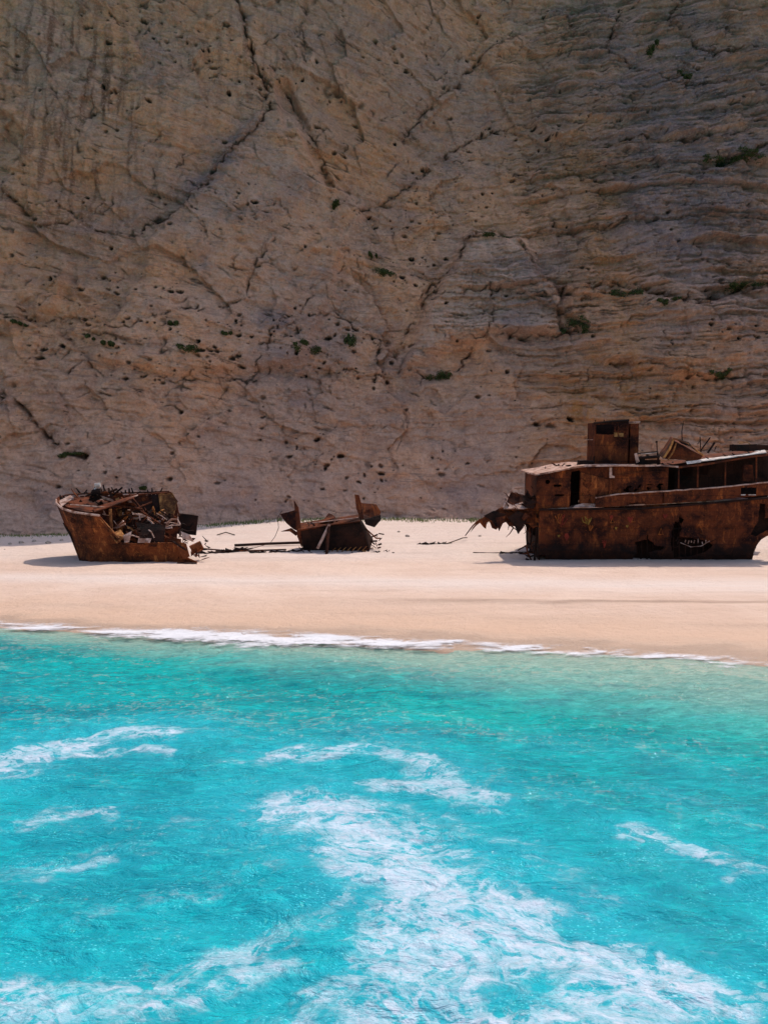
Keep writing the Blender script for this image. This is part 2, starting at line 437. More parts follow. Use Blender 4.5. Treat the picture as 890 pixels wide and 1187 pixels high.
# ------------------------------------------------------------------ cliff
def build_cliff():
    mid = np.linspace(-47, 47, 1180)
    left = -47-np.cumsum(np.linspace(.1, 1.4, 60)); right = 47+np.cumsum(np.linspace(.1, 1.6, 66))
    xs = np.concatenate([left[::-1], mid, right])
    zs = np.concatenate([np.linspace(-1, 67, 860), 67+np.cumsum(np.linspace(.1, .9, 32))])
    zs = zs[zs <= H]
    X, Z = np.meshgrid(xs, zs)
    Y = cliff_base(X, Z)
    def P(l): return [cl(*p) for p in l]
    wx = X+1.1*fbm(X/5, Z/5, 4, 3); wz = Z+1.1*fbm(X/5, Z/5, 4, 9)
    w2x = X+.55*fbm(X/1.0, Z/1.0, 4, 23)+.4*facets(X, Z, 1.7, 9, .5); w2z = Z+.55*fbm(X/1.0, Z/1.0, 4, 29)+.4*facets(X, Z, 1.7, 12, .5)
    D = 1.5*fbm(X/15, Z/17, 5, 40)+.35*(.6-ridged(wx/6, wz/6, 4, 50))
    # right part: strongly bedded rock; block in the centre too
    strat = sst(9, 22, X+2*fbm(X/8, Z/8, 3, 60))*.85+.15
    blockpoly = P([(548, 268), (600, 276), (622, 318), (648, 335), (655, 383), (600, 386), (520, 400), (470, 430), (500, 350), (530, 300)])
    sb = sdf(wx*.7+X*.3, wz*.7+Z*.3, blockpoly)
    strat = np.maximum(strat, .9*sst(1.2, -.8, sb))
    calm = sst(14, 4, Z)
    strat = strat*(1-.75*calm)
    bed = Z+.06*X*sst(10, -10, X)+1.6*fbm(X/22, Z/22, 3, 70)+.55*fbm(X/3.5, Z/3.5, 4, 71)
    lam = 1.3*fbm(wx*.09, bed*.75, 4, 80); lam2 = 1.3*fbm(X*.22, bed*1.7, 4, 81); lam3 = fbm(X*.5, bed*5, 3, 82)
    patch = sst(-.35, .35, fbm(X/6, Z/5, 3, 83)); strat = strat*(.35+.65*patch)
    def ledge(v): return np.sign(v)*np.abs(v)**.6
    jx_, jz_ = X+.30*fbm(X/1.1, Z/1.1, 4, 230), bed+.16*fbm(X/1.3, Z/.9, 4, 231)
    D += strat*(-.5*ledge(lam)-.25*ledge(lam2)-.2*lam3)
    D += strat*(.75*courses(jx_, jz_, 1.9, 7.0, 3)+.42*courses(jx_, jz_, .75, 3.2, 5)+.14*courses(jx_, jz_, .3, 1.2, 8))
    fa, fb = X+.35*fbm(X/1.3, Z/1.3, 4, 233)+.35*Z, Z+.35*fbm(X/1.3, Z/1.3, 4, 234)+.28*X*sst(12, -4, X)
    D += (1-.5*strat)*(1-.55*calm)*(.75*facets(fa, fb, 6.5, 1, .9)+.26*facets(fa, fb, 2.3, 4, 1.0)*sst(-.3, .3, fbm(X/7, Z/6, 3, 235)))
    D += .06*facets(fa, fb, .8, 7, 1.2)
    D += (1-strat)*(1-.4*calm)*.16*courses(X, Z+.24*X*sst(14, -6, X)+.3*fbm(X/6, Z/6, 4, 236), 1.5, 12.0, 11)*sst(-.25, .2, fbm(X/8, Z/6, 3, 237))
    D += -.05*lam3*(1-calm*.5)-.08*lam2-.45*(ridged(wx/2.6, wz/2.2, 4, 84)-.6)*(1-calm*.6)
    # blocky jointing on the bedded rock
    jx = np.floor(bed*.9); jv = perlin((wx+jx*3.7)*.35, jx*1.3, 90)
    D += strat*-.45*np.round(jv*3)/3*1.0
    D += .24*fbm(X/1.6, Z/1.6, 4, 100)+.06*fbm(X/.35, Z/.35, 2, 101)+.22*np.abs(fbm(X/.9, Z/.6, 4, 102))*(1-calm*.5)+.5*np.abs(fbm(wx/4.5, wz/3.4, 4, 103))
    # long gentle bedding lines on the smooth left face
    D += -.14*ledge(fbm(wx*.06, (Z+.16*X)*.8, 4, 110))*(1-strat)
    # block stands proud
    D += -1.5*sst(.7, -.7, sb)
    # steps: polygons standing proud or sunk
    def step(px, a, wd=.4, warp=1.0):
        nonlocal D
        s = sdf(X+(wx-X)*warp, Z+(wz-Z)*warp, P(px)); D = D + a*sst(wd, -wd, s); return s
    s1 = step([(300, 130), (318, 118), (345, 130), (390, 215), (420, 235), (350, 420), (200, 430), (100, 420), (190, 255), (240, 210)], -.9, .5, .6)
    step([(318, 95), (332, 88), (388, 218), (378, 216), (345, 150), (330, 150)], 1.2, .35, .2)
    step([(-60, 120), (8, 130), (22, 150), (20, 185), (0, 200), (-60, 210)], .9, .3, .5)
    step([(-60, 230), (15, 235), (40, 265), (80, 300), (60, 360), (-60, 380)], -.6, .5, .8)
    step([(650, 330), (700, 322), (760, 322), (830, 350), (890, 330), (960, 325), (960, 470), (700, 420), (665, 390)], -.8, .5, .8)
    step([(560, 60), (640, 20), (900, -40), (960, -40), (960, 180), (850, 190), (760, 150), (700, 190), (650, 170)], -.9, .6, .9)
    step([(470, 600), (520, 575), (560, 572), (640, 590), (660, 640), (470, 640)], -.7, .6, .6)
    # cracks
    cr = [
        ([(270, -20), (283, 30), (296, 70), (312, 105), (313, 130)], .26, 1.9),
        ([(313, 128), (300, 150), (275, 170), (255, 200), (225, 225), (198, 248), (160, 262)], .22, 1.2),
        ([(326, 90), (345, 125), (362, 165), (385, 216)], .15, 1.1),
        ([(0, 455), (25, 475), (45, 503), (68, 520), (95, 530)], .36, 1.6),
        ([(185, 250), (150, 268), (110, 262), (70, 235)], .18, .7),
        ([(0, 215), (20, 240), (50, 262), (78, 252)], .28, 1.0),
        ([(548, 270), (535, 300), (500, 335), (478, 372), (462, 412)], .25, 1.2),
        ([(600, 278), (622, 318), (645, 330)], .35, 1.4),
        ([(650, 330), (648, 355), (652, 382), (672, 380)], .55, 2.2),
        ([(655, 340), (700, 328), (728, 335), (760, 340), (800, 352), (850, 338), (890, 330)], .28, 1.3),
        ([(548, 270), (575, 268), (600, 280)], .25, 1.2),
        ([(560, 330), (570, 345), (565, 390), (600, 388), (650, 386)], .18, .8),
        ([(500, 345), (560, 338), (640, 342)], .14, .6),
        ([(500, 365), (580, 362), (648, 366)], .14, .6),
        ([(460, 160), (500, 120), (520, 100), (560, 60), (600, 40)], .25, .9),
        ([(440, 235), (480, 210), (520, 175), (560, 150), (600, 140)], .25, .9),
        ([(720, 20), (700, 60), (780, 100), (850, 95), (890, 100)], .26, 1.2),
        ([(700, 170), (740, 160), (800, 165), (870, 150)], .24, 1.1),
        ([(820, 192), (850, 185), (890, 168)], .5, 1.6),
        ([(760, 232), (820, 238), (890, 232)], .22, 1.0),
        ([(355, 0), (350, 40), (352, 68)], .2, .8),
        ([(310, 280), (292, 320), (285, 345), (256, 355)], .2, .8),
        ([(240, 355), (200, 360), (150, 378), (100, 370), (0, 365)], .15, .5),
        ([(330, 378), (390, 360), (410, 380), (440, 395), (432, 438), (400, 430)], .2, .7),
        ([(160, 435), (220, 440), (290, 440), (300, 420), (320, 380)], .17, .5),
        ([(75, 430), (95, 415), (115, 430)], .15, .5),
        ([(385, 235), (420, 240), (450, 236)], .2, .7),
        ([(150, 185), (185, 160), (200, 148)], .12, .35),
        ([(300, 400), (340, 390), (362, 330), (400, 310)], .15, .5),
        ([(470, 430), (500, 440), (530, 430), (545, 400)], .22, .8),
        ([(700, 420), (760, 425), (830, 440), (890, 432)], .2, .8),
        ([(640, 250), (650, 270), (700, 260), (740, 250)], .2, .7),
        ([(180, 230), (175, 190), (195, 170)], .1, .3),
        ([(790, 0), (770, 30), (820, 60), (890, 55)], .26, 1.1),
        ([(590, 200), (640, 190), (690, 200), (700, 230), (680, 260)], .18, .6),
    ]
    crm = np.zeros_like(X); pit = np.zeros_like(X)
    brk = sst(-.25, .15, fbm(X/1.7, Z/1.7, 3, 131))
    vg = sst(-.05, .3, fbm(X/1.1, Z/1.1, 3, 133))
    for pts, wd, dp in cr:
        d = poly_dist(w2x, w2z, P(pts))
        wl = wd*(1+.8*perlin(X/2.0, Z/2.0, 120))
        g = np.exp(-(d/np.maximum(wl*.42, .06))**2)*.8+.25*np.exp(-(d/(wl*1.4+.2))**2)
        g = g*np.clip(.7+.9*perlin(X/1.3, Z/1.3, 130), .15, 1)
        g = g*(.15+.85*brk) if dp < 1.8 else g*(.5+.5*brk)
        pit = np.maximum(pit, np.exp(-(d/(.09+.16*wl))**2)*vg*.9)
        D += dp*g; crm = np.maximum(crm, np.exp(-(d/(wd*1.5))**2)*min(1, dp/1.2))
    # small scattered joints
    rc = ridged(w2x/3.2, w2z/3.8, 3, 140)
    D += .35*sst(.86, .98, rc)*sst(-.1, .3, fbm(X/9, Z/9, 2, 141))
    # hairline joints and bedding partings
    def hair(f, wdt, m): return np.exp(-(f/wdt)**2)*m
    pm = lambda sd_, a=0, b=.3, sc=5: sst(a, b, fbm(X/sc, Z/sc*1.3, 3, sd_))
    w2x = X+.3*fbm(X/1.0, Z/1.0, 4, 23); w2z = Z+.3*fbm(X/1.0, Z/1.0, 4, 29)
    hl = hair(fbm(w2x*.07, bed*.55, 5, 210), .026, pm(211)*(.4+.6*sst(9, 22, X)))
    hl = np.maximum(hl, hair(fbm(w2x*.10, bed*1.0, 5, 212), .032, pm(213, -.1, .2)*(.3+.7*sst(6, 20, X))))
    hl = np.maximum(hl, hair(fbm(w2x*.06, (Z+.32*X)*.42, 5, 214), .022, pm(215)*sst(14, 2, X)))
    hl = np.maximum(hl, hair(fbm(w2x*.16, w2z*.17, 4, 216), .018, pm(217, .05, .3)))
    hl = np.maximum(hl, hair(fbm((w2x-.6*Z)*.16, Z*.05+X*.03, 4, 218), .022, pm(219, .1, .35)*sst(16, 4, X)))
    hl *= np.clip(.6+1.3*perlin(X/.9, Z/.9, 220), 0, 1)*(1-.5*calm)
    D += .22*hl; pit = np.maximum(pit, .75*hl)
    # pits: solution holes, thousands of them
    rs = np.random.RandomState(5)
    npit = 9000
    sx = rs.uniform(-46, 46, npit); sz = rs.uniform(3, 66, npit)
    dens = .12+1.3*fbm(sx/6, sz/4, 4, 150)
    for pts, k in (([(70, 330), (150, 370), (240, 395), (330, 400), (420, 415)], 1.1), ([(60, 380), (200, 430), (270, 400)], .8),
                   ([(250, 60), (300, 75), (260, 80), (150, 30)], .7), ([(440, 600), (380, 560), (340, 500)], .5),
                   ([(480, 240), (500, 300), (460, 340)], .6)):
        q = P(pts); dens += k*np.exp(-(poly_dist(sx, sz, q)/2.2)**2)
    keep = rs.rand(npit) < dens
    for x0, z0 in zip(sx[keep], sz[keep]):
        r = .045+.17*rs.rand()**4; e = rs.uniform(.55, 2.1); dp = r*rs.uniform(1.8, 3.6)
        i0, i1 = np.searchsorted(xs, (x0-3*r*e, x0+3*r*e)); j0, j1 = np.searchsorted(zs, (z0-3*r, z0+3*r))
        if i1-i0 < 2 or j1-j0 < 2: continue
        sX, sZ = X[j0:j1, i0:i1], Z[j0:j1, i0:i1]
        an = rs.uniform(-.6, .6)
        u = (sX-x0)*math.cos(an)+(sZ-z0)*math.sin(an); v = -(sX-x0)*math.sin(an)+(sZ-z0)*math.cos(an)
        d = np.sqrt((u/e)**2+v**2)/r
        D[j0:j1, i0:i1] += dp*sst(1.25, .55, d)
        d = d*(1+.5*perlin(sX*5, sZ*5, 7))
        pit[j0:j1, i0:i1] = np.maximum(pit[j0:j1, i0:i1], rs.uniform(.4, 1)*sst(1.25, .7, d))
    # attributes
    def blob(px, py, rx, ry, seed=0):
        # a stain of its own, in cliff coordinates
        cx, cz = cl(px, py); x1, _ = cl(px+rx, py); _, z1 = cl(px, py-ry)
        q = ((wx-cx)/abs(x1-cx))**2+((wz-cz)/abs(z1-cz))**2
        return np.exp(-q)
    och = .9*blob(700, 300, 30, 110)+.9*blob(690, 470, 60, 60)+.7*blob(760, 440, 90, 50)+.5*blob(620, 540, 70, 40)+.6*blob(230, 60, 60, 60)*0
    och += .45*blob(60, 300, 120, 140)+.4*blob(430, 170, 80, 60)+.5*blob(660, 170, 60, 60)
    och *= .65+.9*fbm(X/3, Z/5, 4, 160)
    vst = perlin(X*1.6, Z*.12, 170)+.5*perlin(X*4, Z*.3, 171)
    stain = sst(-.1, .5, vst)*(1.0*blob(115, 150, 55, 95)+.8*blob(60, 40, 60, 70)+.5*blob(280, 60, 60, 60)+.5*blob(670, 440, 40, 60)*0)
    stain += .55*sst(.2, .5, vst)*blob(20, 200, 60, 120)
    stain += .8*crm*sst(-.5, .3, fbm(X/1.5, Z/1.5, 3, 180))
    grey = 1.3*blob(790, 240, 100, 120)+1.0*blob(850, 90, 160, 120)+.6*blob(700, 90, 90, 70)+.5*blob(250, 200, 60, 50)+.7*blob(360, 420, 60, 50)+.5*blob(620, 330, 60, 60)+.35*blob(520, 130, 90, 80)
    grey += .28*sst(14, 2, Z)+.35*blob(330, 360, 80, 60)+.7*np.exp(-(poly_dist(wx, wz, P([(300, 140), (250, 200), (190, 250), (40, 270)]))/1.3)**2)
    grey = grey*.9+.5*sst(.05, .4, fbm(wx/6, wz/4, 4, 191)); grey *= .75+.9*fbm(X/4, Z/2.5, 4, 190)
    pale = .7*sst(16, 3, Z)+.8*sst(1, -1.5, sb)+.5*sst(0, -2, s1)*sst(.0, .5, fbm(X/5, Z/5, 3, 200)+.3)
    D = D*(1-.75*sst(70, 80, Z))
    Yf = Y+D
    # plateau rows beyond the brow
    rows = [(3, 1.0), (8, 2.5), (16, 4), (30, 6), (60, 9)]
    Xa, Ya, Za = [X], [Yf], [Z]
    for dy, dz in rows:
        Xa.append(X[-1:]); Ya.append(Yf[-1:]+dy+fbm(xs[None]/5, xs[None]*0+dy, 3, 5)); Za.append(Z[-1:]+dz+1.5*fbm(xs[None]/6, xs[None]*0+dy, 3, 6))
    pad = lambda a: np.concatenate([a]+[a[-1:]]*len(rows))
    Xa, Ya, Za = map(np.concatenate, (Xa, Ya, Za))
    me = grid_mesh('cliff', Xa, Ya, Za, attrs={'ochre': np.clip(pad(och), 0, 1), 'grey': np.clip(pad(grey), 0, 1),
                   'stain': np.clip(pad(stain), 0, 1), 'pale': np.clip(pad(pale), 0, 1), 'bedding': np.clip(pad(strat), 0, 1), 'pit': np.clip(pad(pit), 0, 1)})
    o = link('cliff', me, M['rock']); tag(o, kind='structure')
    return xs, zs, Yf
CXS, CZS, CY = build_cliff()
def cliff_y(x, z):
    i = min(max(int(np.searchsorted(CXS, x)), 0), len(CXS)-1); j = min(max(int(np.searchsorted(CZS, z)), 0), len(CZS)-1)
    return float(CY[j, i])
def cl3(px, py):
    Y = 75.0
    for _ in range(25):
        X = (px-445)/F*Y; Z = CAMZ+(HOR-py)/F*Y
        Y = .5*Y+.5*cliff_y(X, Z)
    return Vector((X, Y, Z))

# ------------------------------------------------------------------ beach
def build_beach():
    xs = np.concatenate([np.linspace(-90, -31, 60)[:-1], np.linspace(-31, 33, 520), np.linspace(33, 100, 60)[1:]])
    ys = np.concatenate([np.linspace(-60, 16, 40)[:-1], np.linspace(16, 70, 560), np.linspace(70, 90, 10)[1:]])
    X, Y = np.meshgrid(xs, ys)
    Z = ground_z(X, Y)
    s = shore(X); t = (Y-s)/(45-s)
    above = sst(.02, .25, t)
    Z = Z+above*(.05*fbm(X/3, Y/2, 4, 300)+.02*fbm(X/.5, Y/.5, 3, 301))
    # trampled, stony sand towards the wrecks and the cliff
    Z = Z+sst(.85, 1.05, t)*.05*np.abs(fbm(X/.7, Y/.7, 3, 302))
    wet = sst(.42, .05, t+.08*fbm(X/6, Y/2, 3, 303))
    band = np.exp(-((t-.58+.03*fbm(X/7, Y/7, 2, 304))/.10)**2)*.9
    band += .6*sst(.9, 1.1, t)
    dark = 1.3*np.exp(-((t-.30-.006*X+.02*fbm(X/5, Y/3, 3, 305))/.022)**2)*sst(-9, 9, X)  # seaward face of the berm darkened in colour as its shade
    dark += .25*np.exp(-((t-.20+.02*fbm(X/5, Y/3, 3, 306))/.02)**2)
    me = grid_mesh('beach', X, Y, Z, attrs={'swash': sst(.13, .05, t+.05*fbm(X/3, Y/1.5, 3, 320)), 'wet': wet, 'band': band, 'dark': np.clip(dark, 0, 1)})
    tag(link('beach', me, M['sand']), kind='structure')
build_beach()

# ------------------------------------------------------------------ sea
def wp(px, py):
    Y = F*CAMZ/(py-HOR); return ((px-445)/F*Y, Y)
def build_sea():
    ys = [-2.0]
    while ys[-1] < 30: ys.append(ys[-1]+max(.03, .03*max(ys[-1], 4)/6))
    ys = np.array(ys)
    ys = np.concatenate([-2-np.cumsum(np.linspace(.2, 40, 30))[::-1], ys])
    xs = np.concatenate([-19-np.cumsum(np.linspace(.1, 30, 36))[::-1], np.linspace(-19, 19, 900), 19+np.cumsum(np.linspace(.1, 30, 36))])
    X, Y = np.meshgrid(xs, ys)
    s = shore(X); t = (s-Y)
    # where the beach is above water, tuck the sheet slightly under the sand
    damp = sst(-.5, 3.5, t); damp = .25+.75*damp
    wx = X+.5*fbm(X/1.5, Y/1.5, 3, 400)
    a = .10*fbm(wx/2.6, Y/1.7+.2*X, 4, 410)+(.035+.03*sst(10, 16, Y))*(ridged(wx/1.1+.2*Y, Y/.7, 3, 420)-.5)
    a += .15*perlin(X/7, Y/4+.1*X, 430)
    near = sst(12, 6, Y)
    a += near*.03*(ridged(wx/.5, Y/.45, 3, 425)-.5)
    Z = a*damp-.03
    q = [([(345, 935), (400, 945), (450, 985), (500, 1020), (545, 1040), (590, 1075)], .75, 1.0),
         ([(380, 940), (470, 935), (540, 960)], .35, .5),
         ([(470, 1010), (560, 1050), (640, 1085), (720, 1110), (770, 1135)], .38, 1.15),
         ([(500, 1060), (520, 1120), (500, 1190)], .45, .9),
         ([(560, 1090), (640, 1120), (700, 1160)], .35, .75),
         ([(560, 1180), (650, 1180), (760, 1200)], .25, 1.1),
         ([(700, 1150), (790, 1140), (890, 1140)], .12, .7),
         ([(0, 895), (60, 868), (110, 858), (165, 850), (200, 852)], .5, .85),
         ([(60, 880), (130, 870), (180, 870)], .3, .7),
         ([(40, 950), (90, 940), (125, 935)], .22, .8),
         ([(50, 1003), (90, 996), (130, 995)], .12, .7),
         ([(0, 1190), (60, 1160), (140, 1140), (220, 1110), (300, 1090)], .34, .62),
         ([(230, 1100), (330, 1070), (430, 1040)], .2, .6),
         ([(200, 960), (280, 930), (330, 940)], .35, .45),
         ([(320, 875), (430, 868), (480, 885), (520, 910), (545, 930)], .4, .75),
         ([(260, 885), (340, 878)], .25, .6),
         ([(440, 905), (500, 915), (560, 925)], .3, .7),
         ([(740, 965), (790, 985), (850, 1010)], .2, .8),
         ([(600, 925), (660, 935)], .25, .4),
         ([(20, 1150), (60, 1190)], .35, .8),
         ([(120, 1175), (220, 1150), (330, 1110)], .30, .62), ([(330, 1190), (400, 1130), (470, 1090)], .34, .6),
         ([(60, 1060), (160, 1040), (250, 1020), (330, 1000)], .30, .42), ([(10, 1010), (80, 985), (160, 975)], .28, .42),
         ([(240, 850), (330, 860), (420, 850)], .35, .4), ([(540, 960), (640, 1000), (700, 1040)], .4, .45),
         ([(460, 1080), (470, 1140), (450, 1190)], .5, .8), ([(590, 1060), (660, 1130), (760, 1170)], .35, .7),
         ([(780, 920), (850, 950), (890, 960)], .3, .4), ([(640, 860), (740, 870), (830, 900)], .4, .34),
         ([(800, 1080), (890, 1075)], .12, .4),
         ]
    foam = np.zeros_like(X); milk = np.zeros_like(X)
    wxx = X+.55*fbm(X/.9, Y/.9, 4, 440); wyy = Y+.55*fbm(X/.9, Y/.9, 4, 450)
    for pts, wd, st in q:
        P_ = [wp(*p) for p in pts]
        d = poly_dist(wxx, wyy, P_)
        wd, st = (wd*1.75, st*.82) if wd < .3 and st > .55 else (wd*1.25, st)
        foam = np.maximum(foam, st*np.exp(-(d/wd)**2)); milk = np.maximum(milk, np.exp(-(d/(wd*1.9+.25))**2)*min(1, st))
    foam = np.maximum(foam, .36*sst(-.02, .5, fbm(X/2.2+.3*Y, Y/1.1, 4, 460))*sst(21, 14, Y))
    sw = np.clip(5.2+.26*X, 3.0, 9.5); shal = sst(1.35*sw, .12*sw, t+1.5*fbm(X/4, Y/1.4, 4, 470))*.97
    Z = Z+foam*.025*ridged(X/.25, Y/.25, 2, 480)
    me = grid_mesh('sea', X, Y, Z, attrs={'foam': foam, 'milk': milk, 'shallow': shal, 'deep': sst(3, 15, t-.35*X)})
    tag(link('sea', me, M['water']), kind='structure')
    # breaking surf along the waterline: a low lacy mound of foam
    u = np.linspace(-27, 24, 1500); v = np.linspace(-1, 1, 60)
    U, V = np.meshgrid(u, v)
    wdt = .85+1.1*np.exp(-((U+4.0)/4.5)**2)+.4*np.exp(-((U-7)/5)**2)+.3*np.exp(-((U+12)/4)**2)+.45*fbm(U/2.4, U*0, 4, 500)
    wdt = np.maximum(wdt, .25)
    off = .45*fbm(U/2.6, U*0+3, 4, 510)+.15
    Yy = shore(U)+off+V*wdt-.3*wdt
    gz = np.maximum(ground_z(U, Yy), .0)
    hh = (1-V**2)*(.03+.10*np.exp(-((U+4.0)/4.0)**2)*np.clip(-V+.3, 0, 1))*(.6+.8*np.abs(fbm(U/.5, Yy/.4, 3, 520)))
    edge = (1-V**2)*(.55+.45*np.exp(-((U+4)/6)**2)+.9*fbm(U/1.8, Yy/.8, 4, 540))-.02
    edge = np.where(np.abs(V) > .93, -1, edge)
    me = grid_mesh('surf_foam', U, Yy, gz+hh+.03, attrs={'edge': edge})
    o = link('surf_foam', me, M['foam']); tag(o, 'white surf foam breaking along the waterline', 'foam', kind='stuff')
build_sea()

# ------------------------------------------------------------------ wreck helpers
TH = R(6.0); CT, ST = math.cos(TH), math.sin(TH)
class Frame:
    """local frame of a wreck: base point, roll towards the sea about X"""
    def __init__(s, bx, by, bz, th=TH):
        s.b = Vector((bx, by, bz)); s.c, s.s, s.th = math.cos(th), math.sin(th), th
    def L(s, px, py, y=0.0):
        z = 3.0
        for _ in range(6):
            Yw = s.b.y+y*s.c-z*s.s
            zw = CAMZ+(HOR-py)/F*Yw-s.b.z
            z = (zw-y*s.s)/s.c
        Yw = s.b.y+y*s.c-z*s.s
        return Vector(((px-445)/F*Yw-s.b.x, y, z))
def jag(a, b, n, amp, keep_ends=True):
    """torn edge between two points"""
    a, b = Vector(a), Vector(b); d = b-a; out = [a]
    for i in range(1, n):
        p = a+d*(i/n+random.uniform(-.3, .3)/n)
        p.z += random.uniform(-amp, amp); p.x += random.uniform(-amp, amp)*.3; p.y += random.uniform(-amp, amp)*.5
        out.append(p)
    out.append(b); return out
def shell(name, m, parent, xs, zs, yf, holes=None, th=.04, dent=.05, seed=0, shape=None):
    X, Z = np.meshgrid(xs, zs)
    if shape: X, Z = shape(X, Z)
    Y = yf(X, Z)+dent*fbm(X/.9, Z/.9, 4, seed)+dent*.4*perlin(X/.25, Z/.25, seed+5)
    mask = None
    if holes is not None:
        xc = (X[:-1, :-1]+X[1:, 1:])/2; zc = (Z[:-1, :-1]+Z[1:, 1:])/2
        mask = ~holes(xc, zc)
    me = grid_mesh(name, X, Y, Z, mask=mask)
    o = link(name, me, m, parent)
    s = o.modifiers.new('plate', 'SOLIDIFY'); s.thickness = th; s.offset = 0
    return o
def beam(m, a, b, r, jit=.0):
    m.tube([a, b], r, 4) if jit == 0 else m.tube([a, (Vector(a)+Vector(b))/2+Vector([random.uniform(-jit, jit) for _ in range(3)]), b], r, 4)

# ------------------------------------------------------------------ big wreck on the right
def build_stern():
    fr = Frame(15, 45, 1.5); L = fr.L
    T = thing('shipwreck', 'long rusted shipwreck with square funnel and two storeys, lying on the right of the beach', 'shipwreck',
              tuple(fr.b), rot=(TH, 0, 0))
    def zt(pts, y=0.0):
        q = [L(px, py, y) for px, py in pts]; X_ = [p.x for p in q]; Z_ = [p.z for p in q]
        return lambda x: np.interp(x, X_, Z_)
    top = zt([(625, 590), (740, 589), (815, 583), (890, 576), (960, 570)])
    x0 = L(624, 620).x; x1 = L(938, 620).x; xb = L(868, 620).x
    hl = L(877, 636); arc = L(896, 636)
    gash = [(L(*p).x, L(*p).z) for p in [(783, 603), (790, 612), (786, 622), (812, 625), (826, 632), (818, 640), (800, 646), (782, 648), (776, 630), (779, 612)]]
    g2 = [(L(*p).x, L(*p).z) for p in [(736, 628), (750, 625), (748, 615), (752, 626), (758, 632), (770, 633), (768, 637), (752, 640), (757, 650), (735, 650), (738, 638)]]
    g3 = [(L(*p).x, L(*p).z) for p in [(880, 583), (886, 584), (886, 600), (899, 604), (899, 612), (886, 616), (874, 622), (869, 620), (878, 603)]]
    g4 = [(L(*p).x, L(*p).z) for p in [(786, 596), (792, 602), (789, 608), (785, 606)]]
    def holes(x, z):
        w = .10*fbm(x/.3, z/.3, 2, 600)
        h = sdf(x+w, z+w, gash) < 0
        for g in (g2, g3, g4): h |= sdf(x+w, z+w, g) < 0
        h |= np.hypot(x-arc.x, z-arc.z+.28) < 1.10
        h |= (z < .28+.25*fbm(x/.4, z*0, 3, 610)) & (x < x0+.5)
        h |= (x > x1-.4-.6*np.abs(fbm(z/.5, z*0+x*.2, 3, 620)))
        return h
    n = 620; u = np.linspace(0, 1, n); v = np.linspace(0, 1, 150)
    def shp(U, V):
        X = x0+(x1-x0)*U; Z = -.5+(top(X)+.5)*V; return X, Z
    yb = lambda X, Z: .55*np.clip(.9-Z, 0, 2)**2-.03*(Z > 2.0)+.022*np.abs(np.cos(np.pi*X/.62))**.5*(.5+fbm(X/1.5, Z/1.5, 2, 631))-.02*(np.abs((Z+.15*np.sin(X*.3)) % 1.0-.5) < .04)
    hull = shell('hull_side', M['rust_hull'], T, u, v, yb, holes, .04, .055, 630, shp)
    # black bottom paint strake is a plate of its own, lower on the hull
    # hull far side, deck, end bulkhead
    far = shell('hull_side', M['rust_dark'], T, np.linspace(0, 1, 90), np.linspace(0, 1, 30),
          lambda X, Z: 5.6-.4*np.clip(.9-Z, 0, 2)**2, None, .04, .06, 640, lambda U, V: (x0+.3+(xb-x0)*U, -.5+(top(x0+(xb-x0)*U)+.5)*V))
    m = MB(); m.hexa([(x0+.05, .1, 2.93), (xb, .1, float(top(xb))-.1), (xb, 5.5, float(top(xb))-.1), (x0+.3, 5.5, 2.93),
                      (x0+.05, .1, 3.0), (xb, .1, float(top(xb))-.03), (xb, 5.5, float(top(xb))-.03), (x0+.3, 5.5, 3.0)])
    m.build('deck', M['rust_top'], T)
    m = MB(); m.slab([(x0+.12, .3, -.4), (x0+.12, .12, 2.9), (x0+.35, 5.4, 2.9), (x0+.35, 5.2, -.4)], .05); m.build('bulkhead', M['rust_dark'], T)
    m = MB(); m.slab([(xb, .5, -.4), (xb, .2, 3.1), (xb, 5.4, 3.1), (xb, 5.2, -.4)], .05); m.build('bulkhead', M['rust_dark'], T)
    m = MB(); p0, p1 = L(862, 627, .5), L(905, 578, .5); m.slab([(p0.x, .5, p0.z+.1), (L(874, 600, .5).x, .5, p0.z+.1), (L(884, 600, .5).x, .5, p0.z+.5), (p1.x, .5, p0.z+.55), (p1.x, .5, p1.z), (p0.x, .5, p1.z)], .05); m.rough(.02, 3); m.build('shade_backing', M['rust_dark'], T)  # dark sheet added behind the hole, standing in for the shade inside
    m = MB(); m.slab([L(728, 655, .9), L(832, 655, .9), L(832, 600, 1.0), L(728, 600, 1.0)], .05); m.rough(.04, 4); m.build('shade_backing', M['rust_dark'], T)  # second dark sheet, added so the gash reads as shade
    # ribs and ragged frames visible in the gash
    for px in (779, 786, 793, 800, 807, 814, 821, 742, 749, 756):
        a = L(px, 652, .45); b = L(px+random.uniform(-1, 1), 598, .3); m = MB(); m.tube([a, (a+b)/2+Vector((0, -.05, 0)), b], .045, 4); m.build('rib', M['rust_dark'], T)
    m = MB()
    for k in range(26):
        px, py = random.uniform(776, 822), random.uniform(612, 648)
        a = L(px, py, random.uniform(-.12, .3)); b = a+Vector((random.uniform(-.7, .7), random.uniform(-.3, .2), random.uniform(-.4, .4)))
        m.tube([a, (a+b)/2+Vector((0, 0, random.uniform(-.1, .1))), b], random.uniform(.012, .03), 5)
        m.build('twisted_pipe', M['rust_dark'], T); m = MB()
    m.bm.free()
    m = MB()
    for k in range(7):
        px = 793+k*4+random.uniform(-1, 1); a = L(px, random.uniform(626, 630), -.05); m.box(a, (.05, .03, random.uniform(.12, .26)), (0, random.uniform(-.4, .4), 0))
    m.tube([L(788, 629, -.08), L(800, 634, -.1), (L(812, 633, -.1)), L(822, 627, -.08)], .02, 5)
    m.build('bent_bars', M['rust_top'], T)
